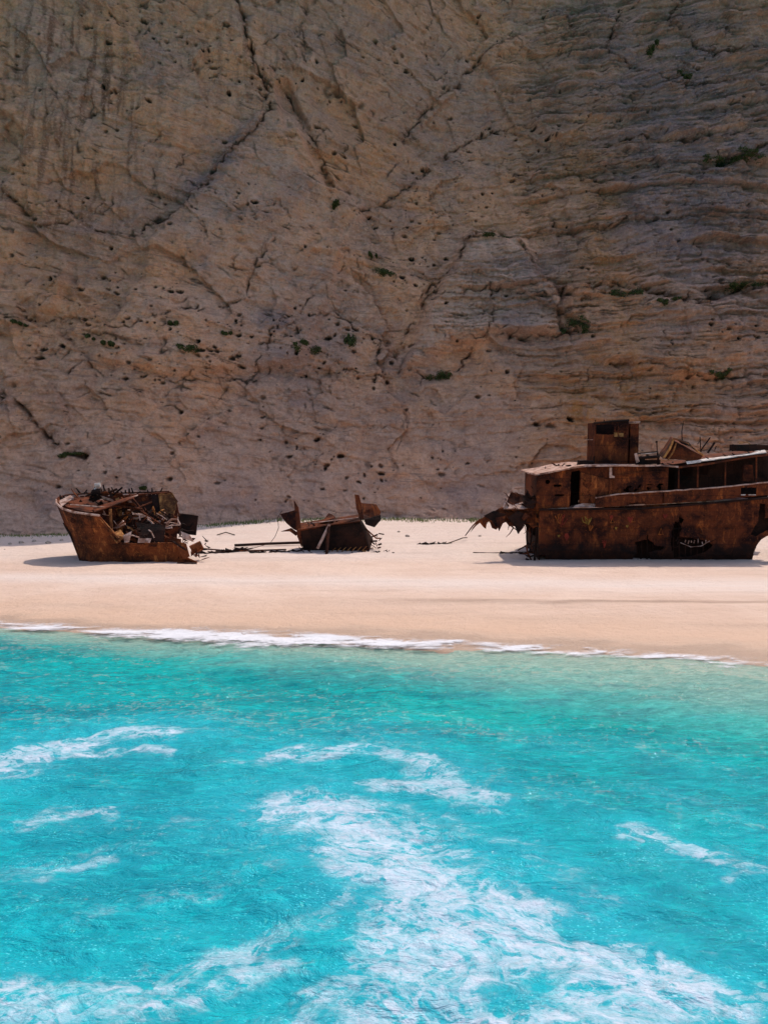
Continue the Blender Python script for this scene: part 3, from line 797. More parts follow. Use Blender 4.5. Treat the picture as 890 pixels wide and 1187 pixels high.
    # ragged lower edge pieces: plates curling onto the sand
    for a_, b_ in (((733, 652), (756, 651)), ((792, 652), (824, 653)), ((640, 655), (650, 653))):
        m = MB(); A = L(*a_, -.25); B = L(*b_, -.3)
        m.slab(jag(A, B, 6, .03)+jag(B+Vector((-.2, .12, .03)), A+Vector((.2, .14, .03)), 6, .03), .03); m.build('loose_plate', M['rust_top'], T)
    # rubbing strake
    m = MB(); pts = [L(px, py, -.06) for px, py in ((625, 591), (700, 590), (740, 590), (815, 584), (890, 577), (930, 573))]
    m.tube(pts, .07, 6); m.build('rubbing_strake', M['rust_dark'], T)
    # graffiti marks sprayed on the side
    def mark(kind, px, py, s, mat):
        mb = MB(); c = L(px, py, -.0)
        y = -.075
        def P(a, b): return Vector((c.x+a*s, y, c.z+b*s))
        if kind == 'heart':
            mb.slab([P(0, -1), P(.7, -.1), P(.85, .45), P(.5, .8), P(0, .45), P(-.5, .8), P(-.85, .45), P(-.7, -.1)], .02)
        elif kind == 'tri':
            mb.tube([P(-.6, -.8), P(0, .9), P(.6, -.8), P(-.6, -.8)], .035, 4)
        elif kind == 'drop':
            mb.slab([P(0, -1), P(.5, 0), P(.3, .7), P(-.3, .8), P(-.55, .1)], .02)
        elif kind == 'scrawl':
            for a in range(5):
                x = random.uniform(-1, 1); mb.tube([P(x, random.uniform(.2, 1)), P(x*.4+random.uniform(-.3, .3), random.uniform(-.4, .3)), P(x*.2, random.uniform(-1, -.4))], .03, 4)
        mb.build('graffiti_mark', mat, T)
    mark('scrawl', 651, 603, .40, M['paint_red']); mark('scrawl', 648, 602, .34, M['paint_orange'])
    mark('scrawl', 680, 603, .36, M['paint_yellow']); mark('drop', 708, 600, .20, M['paint_red'])
    mark('tri', 709, 603, .18, M['paint_orange']); mark('heart', 730, 602, .22, M['paint_red']); mark('tri', 733, 602, .17, M['paint_orange'])
    mark('drop', 656, 622, .26, M['paint_red']); mark('tri', 765, 616, .22, M['paint_orange']); mark('heart', 770, 598, .16, M['paint_red'])
    mark('scrawl', 700, 630, .26, M['paint_red']); mark('scrawl', 683, 611, .22, M['paint_orange'])
    for px, py in ((647, 621), (713, 612), (726, 610)):
        mark('heart', px, py, .09, M['paint_yellow'])
    # bulwark: raised side from the break aft
    btop = zt([(612, 586), (688, 577), (712, 573), (775, 569), (830, 565), (890, 559), (960, 552)], -.1)
    bbot = zt([(612, 590), (700, 589), (815, 582), (890, 575), (960, 568)], -.1)
    bx0 = L(689, 580).x; bx1 = L(925, 560).x
    h1 = L(867, 569, -.1); h2 = L(738, 585, -.1)
    def bh(x, z):
        h = (np.abs(x-h1.x) < .45) & (np.abs(z-h1.z) < .2)
        h |= (np.abs(x-h2.x) < .45) & (z < h2.z+.12)
        h |= (x > bx1-.3-.4*np.abs(perlin(z/.3, z*0, 3)))
        h |= (np.abs(x-L(768, 575, -.1).x) < .04) & (z > L(768, 583).z)
        return h
    b = shell('bulwark', M['rust_hull'], T, np.linspace(0, 1, 420), np.linspace(0, 1, 24), lambda X, Z: -.1+.0*X, bh, .04, .035, 650,
          lambda U, V: (bx0+(bx1-bx0)*U, bbot(bx0+(bx1-bx0)*U)+.06+(btop(bx0+(bx1-bx0)*U)-bbot(bx0+(bx1-bx0)*U)-.06)*V))
    m = MB(); xx = np.linspace(bx0, bx1-.4, 30)
    m.tube([Vector((x, -.12+random.uniform(-.015, .015), float(btop(x))+random.uniform(-.02, .02))) for x in xx], .045, 6); m.build('cap_rail', M['rust_top'], T)
    m = MB(); m.box(h1+Vector((0, .03, -.23)), (.85, .12, .05)); m.build('port_sill', M['white_paint'], T)
    # deckhouse walls
    rt = zt([(622, 551), (650, 545), (676, 541), (700, 540), (785, 540)], .15)
    xa = L(622, 560, .15).x; xd = L(774, 550, .15).x
    prt = L(634.5, 558.5, .15); door0 = L(661, 560, .15).x; door1 = L(671.5, 560, .15).x
    sl1 = L(646, 563, .15); sl2 = L(648, 574, .15); cor = [(L(*p, .15).x, L(*p, .15).z) for p in [(712, 566), (738, 562), (772, 560), (775, 566), (760, 569), (718, 571)]]
    def wh(x, z):
        h = np.hypot(x-prt.x, z-prt.z) < .13
        h |= (x > door0+.04*fbm(z/.3, z*0, 2, 7)) & (x < door1) & (z < rt(x)-.18)
        h |= (np.abs(x-sl1.x) < .22) & (np.abs(z-sl1.z) < .06)
        h |= (np.abs(x-sl2.x) < .25) & (np.abs(z-sl2.z) < .05)
        h |= (sdf(x, z, cor) < .0) & (fbm(x/.3, z/.3, 3, 9) > .12)
        h |= (fbm(x/.35, z/.5, 3, 12) > .42) & (x > door1+.4) & (x < door1+2.2)
        return h
    shell('deckhouse_wall', M['rust_hull'], T, np.linspace(0, 1, 460), np.linspace(0, 1, 96), lambda X, Z: .15+0*X, wh, .04, .04, 660,
          lambda U, V: (xa+(xd-xa)*U, 2.95+(rt(xa+(xd-xa)*U)-2.95)*V))
    # hot orange flaking panel beside the doorway
    pa, pb = L(673, 545, .08), L(708, 583, .08)
    shell('flaking_panel', M['rust_bow'], T, np.linspace(pa.x, pb.x, 80), np.linspace(pb.z, pa.z, 80), lambda X, Z: .085+0*X,
          lambda x, z: (fbm(x/.4, z/.5, 4, 15) > .22) | (z > pa.z-.12-.25*(x-pa.x)), .02, .03, 670)
    m = MB(); m.slab([(xa, .15, 3.), (xa, .15, float(rt(xa))), (xa+.25, 5, float(rt(xa))), (xa+.25, 5, 3.)], .05); m.build('deckhouse_wall', M['rust'], T)
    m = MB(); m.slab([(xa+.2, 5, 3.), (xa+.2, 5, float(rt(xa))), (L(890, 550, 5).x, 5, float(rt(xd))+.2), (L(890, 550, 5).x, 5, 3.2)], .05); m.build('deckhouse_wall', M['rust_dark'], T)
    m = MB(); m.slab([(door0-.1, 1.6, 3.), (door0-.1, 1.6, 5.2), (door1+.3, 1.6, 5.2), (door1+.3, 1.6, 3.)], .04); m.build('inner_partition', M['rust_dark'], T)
    m = MB(); m.tube([L(706, 545, .08), L(706, 582, .08)], .05, 6).tube([L(712, 548, .08), L(712, 573, .08)], .03, 6); m.build('stanchion', M['rust'], T)
    m = MB(); m.slab([L(706, 542, 0), L(709, 542, 0), L(709, 551, 0), L(712, 552, 0), L(712, 554, 0), L(706, 554, 0)], .03); m.build('pale_bracket', M['rust_top'], T)
    m = MB(); m.tube([L(710, 552, .03), L(740, 548, .03), L(773, 546, .03)], .03, 5); m.build('conduit', M['rust'], T)
    # recessed side passage with posts and windows
    xe = L(905, 550, .9).x; rt2 = zt([(770, 541), (808, 537), (850, 530), (890, 525), (930, 521)], .9)
    wins = [(L(800, 546, .9), .3, .3), (L(848, 545, .9), .33, .32), (L(820, 546, .9), .22, .26)]
    def wh2(x, z):
        h = np.zeros(x.shape, bool)
        for c, a, b2 in wins: h |= (np.abs(x-c.x) < a) & (np.abs(z-c.z) < b2)
        h |= (x < L(786, 550, .9).x) & (z < 5.2)
        h |= (x > xe-.3-.4*np.abs(perlin(z/.4, z*0, 31)))
        return h
    shell('passage_wall', M['rust_dark'], T, np.linspace(0, 1, 260), np.linspace(0, 1, 70), lambda X, Z: 1.5+0*X, wh2, .04, .04, 680,
          lambda U, V: (xd+(xe-xd)*U, 3.1+(rt2(xd+(xe-xd)*U)-3.1)*V))  # wall in the darkest rust, painting in the shade of the passage
    m = MB(); m.slab([(xd, .15, 3.), (xd, .15, float(rt(xd))), (xd, 1.5, float(rt(xd))), (xd, 1.5, 3.)], .05); m.build('passage_end', M['rust_dark'], T)
    for px, pt, pbm in ((808, 539, 565), (840, 534, 563), (786, 542, 568), (876, 528, 561)):
        m = MB(); m.tube([L(px, pbm, -.02), L(px+.4, pt, .0)], .05, 5); m.build('stanchion', M['rust'], T)
    # rusted gear hanging like a coat in the passage
    m = MB()
    m.slab(jag(L(861, 539, .5), L(871, 539, .5), 3, .04)+jag(L(873, 558, .5), L(860, 558, .5), 4, .05), .12); m.build('hanging_gear', M['rust'], T)
    # roofs, listing so that their tops catch the sun
    def roof(pts_f, depth, th, mat, name='roof', y0=-.15):
        mb = MB(); q = [L(px, py, y0) for px, py in pts_f]
        n_ = len(q); rows = 8; V = []
        for lay in (0, 1):
            for j in range(rows+1):
                V.append([mb.bm.verts.new(p+Vector((0, depth*j/rows+(random.uniform(-.05, .05) if j in (0,) else 0), -th*(1-lay)+random.uniform(-.02, .02)))) for p in q])
        for lay in (0, 1):
            A = V[lay*(rows+1):(lay+1)*(rows+1)]
            for j in range(rows):
                for i in range(n_-1): mb.bm.faces.new((A[j][i], A[j][i+1], A[j+1][i+1], A[j+1][i]))
        for j in (0, rows):
            a, b = V[j], V[rows+1+j]
            for i in range(n_-1): mb.bm.faces.new((a[i], a[i+1], b[i+1], b[i]))
        for i in (0, n_-1):
            for j in range(rows): mb.bm.faces.new((V[j][i], V[j+1][i], V[rows+2+j][i], V[rows+1+j][i]))
        return mb.build(name, mat, T)
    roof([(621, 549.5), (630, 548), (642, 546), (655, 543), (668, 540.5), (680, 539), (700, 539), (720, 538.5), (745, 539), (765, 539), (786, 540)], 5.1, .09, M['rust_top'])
    roof([(786, 541), (800, 539.5), (812, 538), (830, 535), (850, 531.5), (870, 528.5), (890, 526), (903, 524)], 5.1, .10, M['rust'])
    m = MB(); m.hexa([L(803, 536.5, -.1), L(888, 525, -.1), L(886, 522.5, 3.4), L(816, 532, 3.4), L(803, 535.7, -.1), L(888, 524, -.1), L(886, 521.5, 3.4), L(816, 531, 3.4)])
    m.rough(.015, 6); m.build('awning_sheet', M['white_paint'], T)
    # funnel casing
    def pl(name, pts, y, mat, th=.05):
        mb = MB(); mb.slab([L(px, py, y) for px, py in pts], th); return mb.build(name, mat, T)
    cas = [(689, 540), (688.5, 490)]
    f0 = 1.3; f1 = 3.4
    fa, fb = L(689, 541, f0), L(728.5, 488, f0)
    win = (L(690.5, 497, f0).x, L(712, 497, f0).x, L(0, 503.5, f0).z, L(0, 492, f0).z); win2 = L(719, 500, f0)
    xl, xr = fa.x, fb.x
    fz = zt([(689, 490), (709, 488), (728, 487)], f0)
    FX, FZ = np.meshgrid(np.linspace(0, 1, 110), np.linspace(0, 1, 130))
    def fh(x, z):
        return ((x > win[0]) & (x < win[1]) & (z > win[2]+.03*perlin(x/.2, x*0, 3)) & (z < win[3])) | ((fbm(x/.25, z/.25, 3, 77) > .18) & (np.hypot(x-win2.x, z-win2.z) < .36))
    shell('funnel_wall', M['rust_hull'], T, np.linspace(0, 1, 110), np.linspace(0, 1, 130), lambda X, Z: f0+0*X, fh, .04, .03, 700,
          lambda U, V: (xl+(xr-xl)*U, fa.z-.3+(fz(xl+(xr-xl)*U)-fa.z+.3)*V))
    zT = float(fz(xl)); zB = fa.z-.3
    for (a, b_) in (((xl, f0), (xl+.1, f1)), ((xl+.1, f1), (xr+.05, f1)), ((xr, f0), (xr, f1))):
        mb = MB(); mb.slab([(*a, zB), (*a, zT), (*b_, zT), (*b_, zB)], .05); mb.build('funnel_wall', M['rust_dark' if a[1] == f1 else 'rust'], T)  # back wall near black in colour, painting the shade behind the window
    m = MB(); m.slab([(xl, f0, zT-1.0), (xr, f0, zT-1.0), (xr, f1, zT-1.0), (xl, f1, zT-1.0)], .04); m.build('funnel_platform', M['rust_top'], T)
    m = MB(); m.tube([L(688, 490.5, f0-.05), L(709, 488.3, f0-.05), L(729, 487, f0-.05)], .07, 6); m.build('funnel_rim', M['rust_dark'], T)
    for px in (690, 700, 710, 719, 727):
        m = MB(); m.tube([L(px, 488.8, f0-.03), L(px, 487.2+random.uniform(-1, 0), f0-.03)], .03, 5); m.build('rim_bolt', M['rust_dark'], T)
    c = L(724, 501, f0-.12); m = MB(); rr = [Vector((c.x+.42*math.cos(a), c.y, c.z+.5*math.sin(a))) for a in np.linspace(-1.2, 4.6, 14)]
    m.tube(rr, .035, 5); m.build('curled_pipe', M['rust'], T)
    m = MB(); m.box(L(717, 504, f0-.1), (.55, .1, .22), jit=.03); m.build('patch_plate', M['yellow_rust'], T)
    a0, a1 = L(729, 541, f0+.3), L(741, 491, f0+.3)
    m = MB(); m.hexa([(a0.x, f0+.3, a0.z-.3), (a1.x, f0+.3, a0.z-.3), (a1.x, f1-.2, a0.z-.3), (a0.x, f1-.2, a0.z-.3), (a0.x, f0+.3, a1.z), (a1.x-.03, f0+.3, a1.z), (a1.x-.03, f1-.2, a1.z), (a0.x, f1-.2, a1.z)])
    m.build('ventilation_trunk', M['rust'], T)
    m = MB(); p = L(734.5, 490, f0+.3); m.box((p.x, f0+1.2, p.z+.04), (.72, 1.9, .08), jit=.01); m.build('trunk_cap', M['rust_top'], T)
    m = MB(); m.box(L(676, 536, 1), (.55, .5, .22), jit=.03).box(L(684, 537, 1), (.3, .4, .3), jit=.05); m.build('roof_vent', M['rust_dark'], T)
    m = MB(); m.slab([L(686, 541, 1.1), L(689, 541, 1.1), L(689, 528, 1.1), L(687.5, 530, 1.1)], .05); m.build('funnel_stay', M['rust_dark'], T)
    # winch frame beside the funnel
    m = MB()
    for y in (.4, 1.1):
        m.tube([L(737, 539, y), L(736, 526, y), L(762, 523.5, y), L(764, 538, y)], .05, 5)
    m.tube([L(740, 531, .3), L(764, 529, .3)], .09, 7); m.box(L(742, 534, .7), (.3, .8, .5), jit=.03)
    m.box(L(752, 535.5, .8), (1.1, .7, .25), jit=.03); m.build('winch_frame', M['rust_dark'], T)
    m = MB(); m.slab([L(735, 526, .3), L(738, 525, .3), L(741, 535, .3), L(737, 537, .3)], .04); m.build('pale_bracket', M['rust_top'], T)
    m = MB(); m.tube([L(742, 526, .4), L(761, 524.5, .4)], .035, 5); m.build('winch_bar', M['white_paint'], T)
    m = MB(); m.tube([L(761, 512, .9), L(762, 538, .9)], .03, 5).box(L(760.7, 512, .9), (.1, .1, .1)); m.build('rail_post', M['rust_dark'], T)
    # the toppled tank / wheelhouse block
    m = MB(); f = [L(768, 531, .6), L(807, 535, .3), L(815, 529, .3), L(783, 509, .5)]
    bk = [v+Vector((.5, 2.2, .15)) for v in f]
    m.hexa([f[0], f[1], bk[1], bk[0], f[3]+Vector((-.15, 0, -.05)), f[2], bk[2], bk[3]]); m.rough(.03, 4); m.build('toppled_tank', M['rust'], T)
    m = MB(); m.tube([L(781, 508, .4), L(776, 520, .4), L(769, 531, .45)], .07, 6); m.tube([L(781, 508, .4), L(796, 514, .35), L(815, 528, .25)], .05, 6)
    m.tube([L(784, 512, .4), L(780, 524, .4), L(774, 533, .4)], .05, 6); m.build('tank_rim', M['rust_orange'], T)
    m = MB(); m.slab([L(783, 508, .5), L(798, 513, .4), L(801, 517, .3), L(790, 514, .3)], .06); m.build('torn_flap', M['rust_dark'], T)
    m = MB(); m.slab([L(795, 535, -.1), L(812, 533, -.1), L(812, 536, -.15), L(796, 538, -.15)], .05); m.build('pale_sheet', M['white_paint'], T)
    m = MB(); m.tube([L(790.5, 514, .5), L(790, 500, .5), L(792, 488, .5)], .035, 6, .02); m.build('mast', M['rust_dark'], T)
    for a_, b_, r_ in (((812, 524), (811, 506), .03), ((812, 522), (823, 507), .04), ((820, 525), (828, 513), .06), ((808, 515), (812, 510), .02), ((828, 522), (830, 517), .03)):
        m = MB(); m.tube([L(*a_, .6), L(*b_, .6)], r_, 5); m.build('bent_rod', M['rust_dark'], T)
    m = MB(); m.box(L(861, 519, 1.6), (1.15, 1.0, .38), jit=.03); m.tube([L(849, 523, 1.4), L(849, 515, 1.4)], .05, 5); m.build('roof_hatch', M['rust_dark'], T)
    m = MB(); m.tube([L(856, 514, 1.5), L(866, 512.5, 1.5), L(873, 518, 1.5)], .03, 5); m.build('hatch_handle', M['rust_orange'], T)
    m = MB(); m.box(L(882, 519, 3.6), (1.9, .3, .3), jit=.03); m.build('roof_coaming', M['rust_dark'], T)
    # dead leaves of sheet on the ledge
    m = MB(); m.slab([L(666, 586, .0), L(676, 583.5, .1), L(690, 584.5, .1), L(700, 588, 0), L(684, 588.5, -.25), L(664, 588.5, -.2)], .04)
    m.build('pale_sheet', M['rust_top'], T)
    # torn plating trailing from the left end
    def torn(pts, mat, th=.04, name='torn_plate'):
        mb = MB(); mb.slab([L(px, py, y) for px, py, y in pts], th); mb.build(name, mat, T)
    torn([(624, 588, .3), (612, 586, .4), (600, 584, .5), (588, 588, .5), (577, 590, .4), (567, 596, .3), (556, 602, .2), (548, 611, .1), (545, 617, .1), (551, 610, .1), (556, 606, .15),
          (560, 611, .1), (563, 613, .1), (564, 606, .1), (567, 604, .1), (570, 612, 0), (575, 614, .0), (580, 608, 0), (586, 605, 0), (590, 610, 0), (597, 610, .0), (603, 613, .0), (606, 606, .1), (612, 607, .1), (618, 613, .2), (624, 606, .3)], M['rust_hull'])
    torn([(583, 590, .1), (590, 574, .8), (594, 566, 1.1), (600, 565, 1.2), (605, 567, 1.2), (607, 580, .8), (620, 588, .4), (606, 590, .1), (598, 589, .1)], M['rust_top'])
    torn([(604, 576, .3), (610, 573, .5), (613, 577, .5), (619, 574, .6), (622, 582, .3), (618, 590, .1), (608, 588, .1)], M['rust_dark'])
    torn([(577, 590, .6), (590, 583, 1.4), (605, 584, 1.6), (620, 590, .9), (612, 600, .5), (592, 602, .5)], M['rust'])
    m = MB(); m.tube([L(583, 588, -.05), L(586, 581, .3), L(591, 571, .8), L(595, 566, 1.0), L(605, 565.5, 1.1)], .045, 5); m.build('bent_rail', M['rust_top'], T)
    m = MB(); m.tube([L(556, 602, .1), L(548, 609, .05), L(539, 621, 0)], .05, 5, .03); m.build('bent_rail', M['rust'], T)
    for k in range(34):
        a = L(random.uniform(592, 622), random.uniform(590, 612), random.uniform(0, .9))
        b2 = a+Vector((random.uniform(-.6, .5), random.uniform(-.3, .4), random.uniform(-.75, .15)))
        mb = MB(); mb.tube([a, (a+b2)/2+Vector((random.uniform(-.08, .08), 0, random.uniform(-.08, .08))), b2], random.uniform(.02, .05), 5, .012)
        mb.build('bent_strip', M['rust' if k % 3 else 'rust_dark'], T)
    for k in range(16):
        a = L(random.uniform(604, 624), random.uniform(570, 590), random.uniform(.2, 1.6))
        b2 = a+Vector((random.uniform(-.4, .4), random.uniform(-.3, .4), random.uniform(-.1, .45)))
        mb = MB(); mb.slab([a, b2, b2+Vector((.12, .1, -.2)), a+Vector((.2, 0, -.15))], .03); mb.build('scrap_plate', M['rust_dark'], T)
    for (pa_, pb_, r_) in (((617, 610), (614, 632), .06), ((613, 612), (616, 636), .035), ((622, 606), (619, 651), .08), ((619, 628), (600, 638), .04), ((621, 640), (607, 642), .05), ((616, 650), (610, 634), .05)):
        m = MB(); m.tube([L(*pa_, .3), (L(*pa_, .3)+L(*pb_, .2))/2+Vector((random.uniform(-.1, .1), 0, 0)), L(*pb_, .1)], r_, 6); m.build('strut', M['rust' if r_ < .06 else 'rust_dark'], T)
    for k in range(12):
        a = L(random.uniform(606, 624), random.uniform(632, 651), random.uniform(-.1, .6)); mb = MB()
        mb.slab([a, a+Vector((random.uniform(.1, .35), random.uniform(-.2, .2), random.uniform(-.1, .15))), a+Vector((random.uniform(0, .2), .1, random.uniform(.1, .3)))], .03); mb.build('scrap_plate', M['rust_dark'], T)
    for pts, mat in (([(560, 598, .0), (572, 592, .0), (586, 596, -.1), (580, 604, -.1), (575, 611, -.15), (569, 603, -.1)], 'rust_dark'),
                     ([(588, 600, -.1), (600, 592, .1), (612, 598, .1), (606, 612, -.1), (600, 619, -.15), (596, 609, -.1)], 'rust_dark'),
                     ([(600, 590, .6), (622, 586, .7), (623, 624, .5), (612, 616, .4), (607, 606, .5)], 'rust_dark'),
                     ([(574, 600, -.2), (586, 598, -.2), (583, 606, -.25), (578, 616, -.25)], 'rust')):
        torn(pts, M[mat])
    torn([(586, 586, .3), (591, 571, .9), (598, 565, 1.2), (603, 570, 1.1), (609, 577, .9), (606, 590, .4), (596, 594, .2)], M['rust_hull'])
    for k in range(30):
        a = L(random.uniform(585, 622), random.uniform(576, 600), random.uniform(-.2, 1.2))
        b2 = a+Vector((random.uniform(-.5, .5), random.uniform(-.3, .4), random.uniform(-.5, .35)))
        mb = MB()
        if k % 2: mb.slab([a, (a+b2)/2+Vector((.05, .1, .1)), b2, b2+Vector((.15, .1, -.2)), a+Vector((.2, 0, -.2))], .03)
        else: mb.tube([a, (a+b2)/2+Vector((0, .05, .08)), b2], .035, 5, .015)
        mb.build('tangled_plate', M[('rust', 'rust_dark', 'rust_hull')[k % 3]], T)
    for k in range(38):
        px = random.uniform(745, 888) if k % 3 else random.uniform(640, 690)
        a = L(px, (540.5 if px < 790 else 540.5-(px-790)*.165), random.uniform(.6, 3.5)); a.z += random.uniform(0, .06)
        mb = MB(); b2 = a+Vector((random.uniform(-.5, .5), random.uniform(-.4, .4), random.uniform(.02, .3)))
        if k % 2: mb.tube([a, b2], random.uniform(.02, .05), 5)
        else: mb.slab([a, b2, b2+Vector((.2, .1, -.15)), a+Vector((.25, .1, 0))], .03)
        mb.build('roof_scrap', M['rust_dark' if k % 4 else 'rust'], T)
    # handrail stubs along the roof
    for px in (632, 645, 748, 757, 836, 843):
        p = L(px, 546 if px < 700 else (540 if px < 800 else 532), 2.5); m = MB(); m.tube([p, p+Vector((random.uniform(-.05, .05), 0, random.uniform(.1, .3)))], .02, 4); m.build('rail_stub', M['rust_dark'], T)
build_stern()

# ------------------------------------------------------------------ bow section on the left
def build_bow():
    B = Vector((-14.5, 46, 1.55))
    T = thing('bow_wreck', 'torn off rusty ship bow with its open side full of twisted plates', 'shipwreck', tuple(B))
    def W(px, py, Y): return Vector(((px-445)/F*Y, Y, CAMZ+(HOR-py)/F*Y))-B
    def loft(name, top, bot, mat, n=160, m_=80, holes=None, bulge=.0, seed=0, th=.045, dent=.05):
        def crv(pts, u):
            P_ = np.array([tuple(p) for p in pts]); s = np.concatenate([[0], np.cumsum(np.linalg.norm(np.diff(P_, axis=0), axis=1))]); s /= s[-1]
            return np.stack([np.interp(u, s, P_[:, k]) for k in range(3)], -1)
        u = np.linspace(0, 1, n); a = crv(top, u); b = crv(bot, u); v = np.linspace(0, 1, m_)[:, None, None]
        Pn = a[None]*(1-v)+b[None]*v
        vv = v[..., 0]; U, V = np.meshgrid(u, np.linspace(0, 1, m_))
        Pn[..., 1] += bulge*np.sin(np.pi*V)
        Pn[..., 1] += dent*fbm(Pn[..., 0]/.8, Pn[..., 2]/.8, 4, seed); Pn[..., 0] += dent*.3*fbm(Pn[..., 1]/.8, Pn[..., 2]/.8, 3, seed+4)
        mk = None
        if holes is not None: mk = ~holes((U[:-1, :-1]+U[1:, 1:])/2, (V[:-1, :-1]+V[1:, 1:])/2)
        o = link(name, grid_mesh(name, Pn[..., 0], Pn[..., 1], Pn[..., 2], mask=mk), mat, T)
        s = o.modifiers.new('plate', 'SOLIDIFY'); s.thickness = th; s.offset = 0
        return o
    # near side: flared bow plating, high at the stem and torn down towards the break
    topn = [W(65.5, 580, 45.8), W(66, 584, 45.3), W(73, 590, 44.6), (W(85, 594, 44.1)), W(100, 596, 43.8), W(116, 598, 43.6), W(121, 604, 43.6), W(128, 613, 43.7), W(134, 624, 43.8),
            W(140, 628, 43.9), W(160, 629, 44.0), W(180, 628, 44.1), W(203, 628, 44.2), W(208, 636, 44.2), W(213, 644, 44.2), W(228, 651, 44.0)]
    botn = [W(95, 650, 45.2), W(96, 651, 45.0), W(99, 652, 44.9), W(104, 653, 44.8), W(110, 654, 44.7), W(116, 654, 44.6), W(122, 654, 44.6), W(130, 655, 44.6), W(138, 655, 44.6),
            W(145, 655, 44.5), W(160, 656, 44.5), W(180, 656, 44.5), W(200, 656, 44.5), W(208, 656, 44.4), W(215, 656, 44.4), W(230, 655, 44.2)]
    def hn(u, v): return (v < .03+.05*np.abs(fbm(u*40, v*4, 3, 800))) & (u > .42) | ((np.hypot((u-.13)/.010, (v-.22)/.05) < 1))
    loft('near_hull_side', topn, botn, M['rust_bow'], 260, 90, hn, .10, 810)
    topf = [W(65.5, 580, 45.8), W(68, 577, 46.4), W(78, 574, 47.2), W(92, 573, 47.9), W(110, 572, 48.4), W(140, 572, 48.7), W(170, 571, 48.9), W(196, 570, 49.0), W(202, 577, 49.0), W(206, 582, 49.0)]
    botf = [W(95, 650, 45.2), W(97, 648, 46.0), W(105, 645, 46.8), W(118, 644, 47.4), W(130, 643, 47.8), W(150, 642, 48.0), W(170, 641, 48.2), W(190, 640, 48.3), W(197, 640, 48.3), W(205, 640, 48.3)]
    loft('far_hull_side', topf, botf, M['rust'], 200, 70, lambda u, v: (v < .02+.05*np.abs(fbm(u*30, v*3, 3, 820))) & (u > .1), .1, 830)
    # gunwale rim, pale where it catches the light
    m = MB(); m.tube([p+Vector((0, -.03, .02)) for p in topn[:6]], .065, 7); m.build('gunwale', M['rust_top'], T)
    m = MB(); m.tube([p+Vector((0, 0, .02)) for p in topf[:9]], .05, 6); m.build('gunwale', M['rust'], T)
    # stem bar
    m = MB(); m.tube([W(65.5, 580, 45.8), W(74, 601, 45.5), W(84, 624, 45.3), W(94, 650, 45.15)], .07, 6); m.build('stem_bar', M['rust'], T)
    m = MB(); m.slab([W(74, 606, 45.5), W(83, 618, 45.2), W(84, 624, 45.2), W(77, 612, 45.4)], .12); m.build('stem_fin', M['rust_dark'], T)
    # anchor hawse pipe
    m = MB(); c = W(86, 603, 44.4); m.tube([c+Vector((0, .1, 0)), c+Vector((-.03, -.12, -.03))], .13, 10); m.build('hawse_pipe', M['rust'], T)
    # forecastle deck remnants
    m = MB(); m.slab([W(69, 583, 45.5), W(80, 589, 44.8), W(100, 594, 44.2), W(114, 595, 44.2), W(122, 590, 45.5), W(125, 582, 47), W(100, 577, 47.6), W(78, 578, 46.8)], .06); m.rough(.02, 1); m.build('forecastle_deck', M['rust'], T)
    m = MB(); m.slab([W(68, 581, 45.5), W(82, 574, 46.0), W(86, 577, 45.8), W(72, 587, 44.9)], .04); m.build('deck_plank', M['rust_top'], T)
    m = MB(); m.slab([W(110, 594, 44.0), W(154, 578, 45.2), W(158, 574, 46.2), (W(150, 576, 46.4)), W(108, 589, 44.8)], .05); m.build('deck_plank', M['rust'], T)
    m = MB(); m.tube([W(82, 585, 44.8), W(122, 588, 44.6), W(160, 574, 46)], .04, 5); m.build('bent_pipe', M['rust_top'], T)
    # row of torn ribs along the far rim
    for k in range(28):
        px = 70+k*4.4; a = W(px, 580-min(8, k*1.6)+random.uniform(-1, 1), 46+min(2.5, k*.25)); b = a+Vector((random.uniform(-.2, .2), random.uniform(-.2, .2), random.uniform(.1, .38)))
        m = MB(); m.slab([a, a+Vector((.12, 0, 0)), b+Vector((.05, 0, 0)), b], .05); m.build('torn_rib', M['rust_dark'], T)
    # windlass with white drum
    m = MB(); m.tube([W(108, 572, 46.0), W(118, 570, 46.0)], .22, 10); m.build('windlass', M['rust_dark'], T)
    m = MB(); m.tube([W(110.5, 562.5, 46.0), W(116.5, 562.0, 46.0)], .13, 10); m.tube([W(112, 563, 46), W(109, 570, 46)], .06, 6); m.build('windlass_drum', M['white_paint'], T)
    m = MB()
    for a_, b_ in (((104, 580), (111, 565)), ((120, 562), (123, 576)), ((126, 566), (130, 576)), ((100, 575), (118, 568)), ((118, 574), (136, 567)), ((130, 575), (142, 565))):
        m.tube([W(*a_, 46.2), W(*b_, 46.0)], random.uniform(.04, .08), 5)
    m.build('windlass_frame', M['rust_dark'], T)
    # inner bulkheads
    m = MB(); m.slab([W(134, 585, 46.5), W(141, 583, 46.6), W(143, 622, 46.4), W(134, 622, 46.3)], .06); m.build('bulkhead', M['rust_orange'], T)
    m = MB(); m.slab([W(140, 583, 47.0), W(185, 580, 47.6), W(188, 640, 46.8), W(138, 640, 46.4)], .05); m.build('bulkhead', M['rust_dark'], T)
    m = MB(); m.slab(jag(W(184, 573, 47.4), W(200, 571, 47.4), 4, .05)+[W(206, 582, 47.3), W(201, 600, 47.0), W(187, 599, 47)], .05); m.build('standing_panel', M['rust_orange'], T)
    m = MB(); m.slab([W(176, 574, 47.5), W(184, 574, 47.5), W(187, 600, 47.1), W(179, 598, 47.1)], .05); m.build('standing_panel', M['rust_dark'], T)
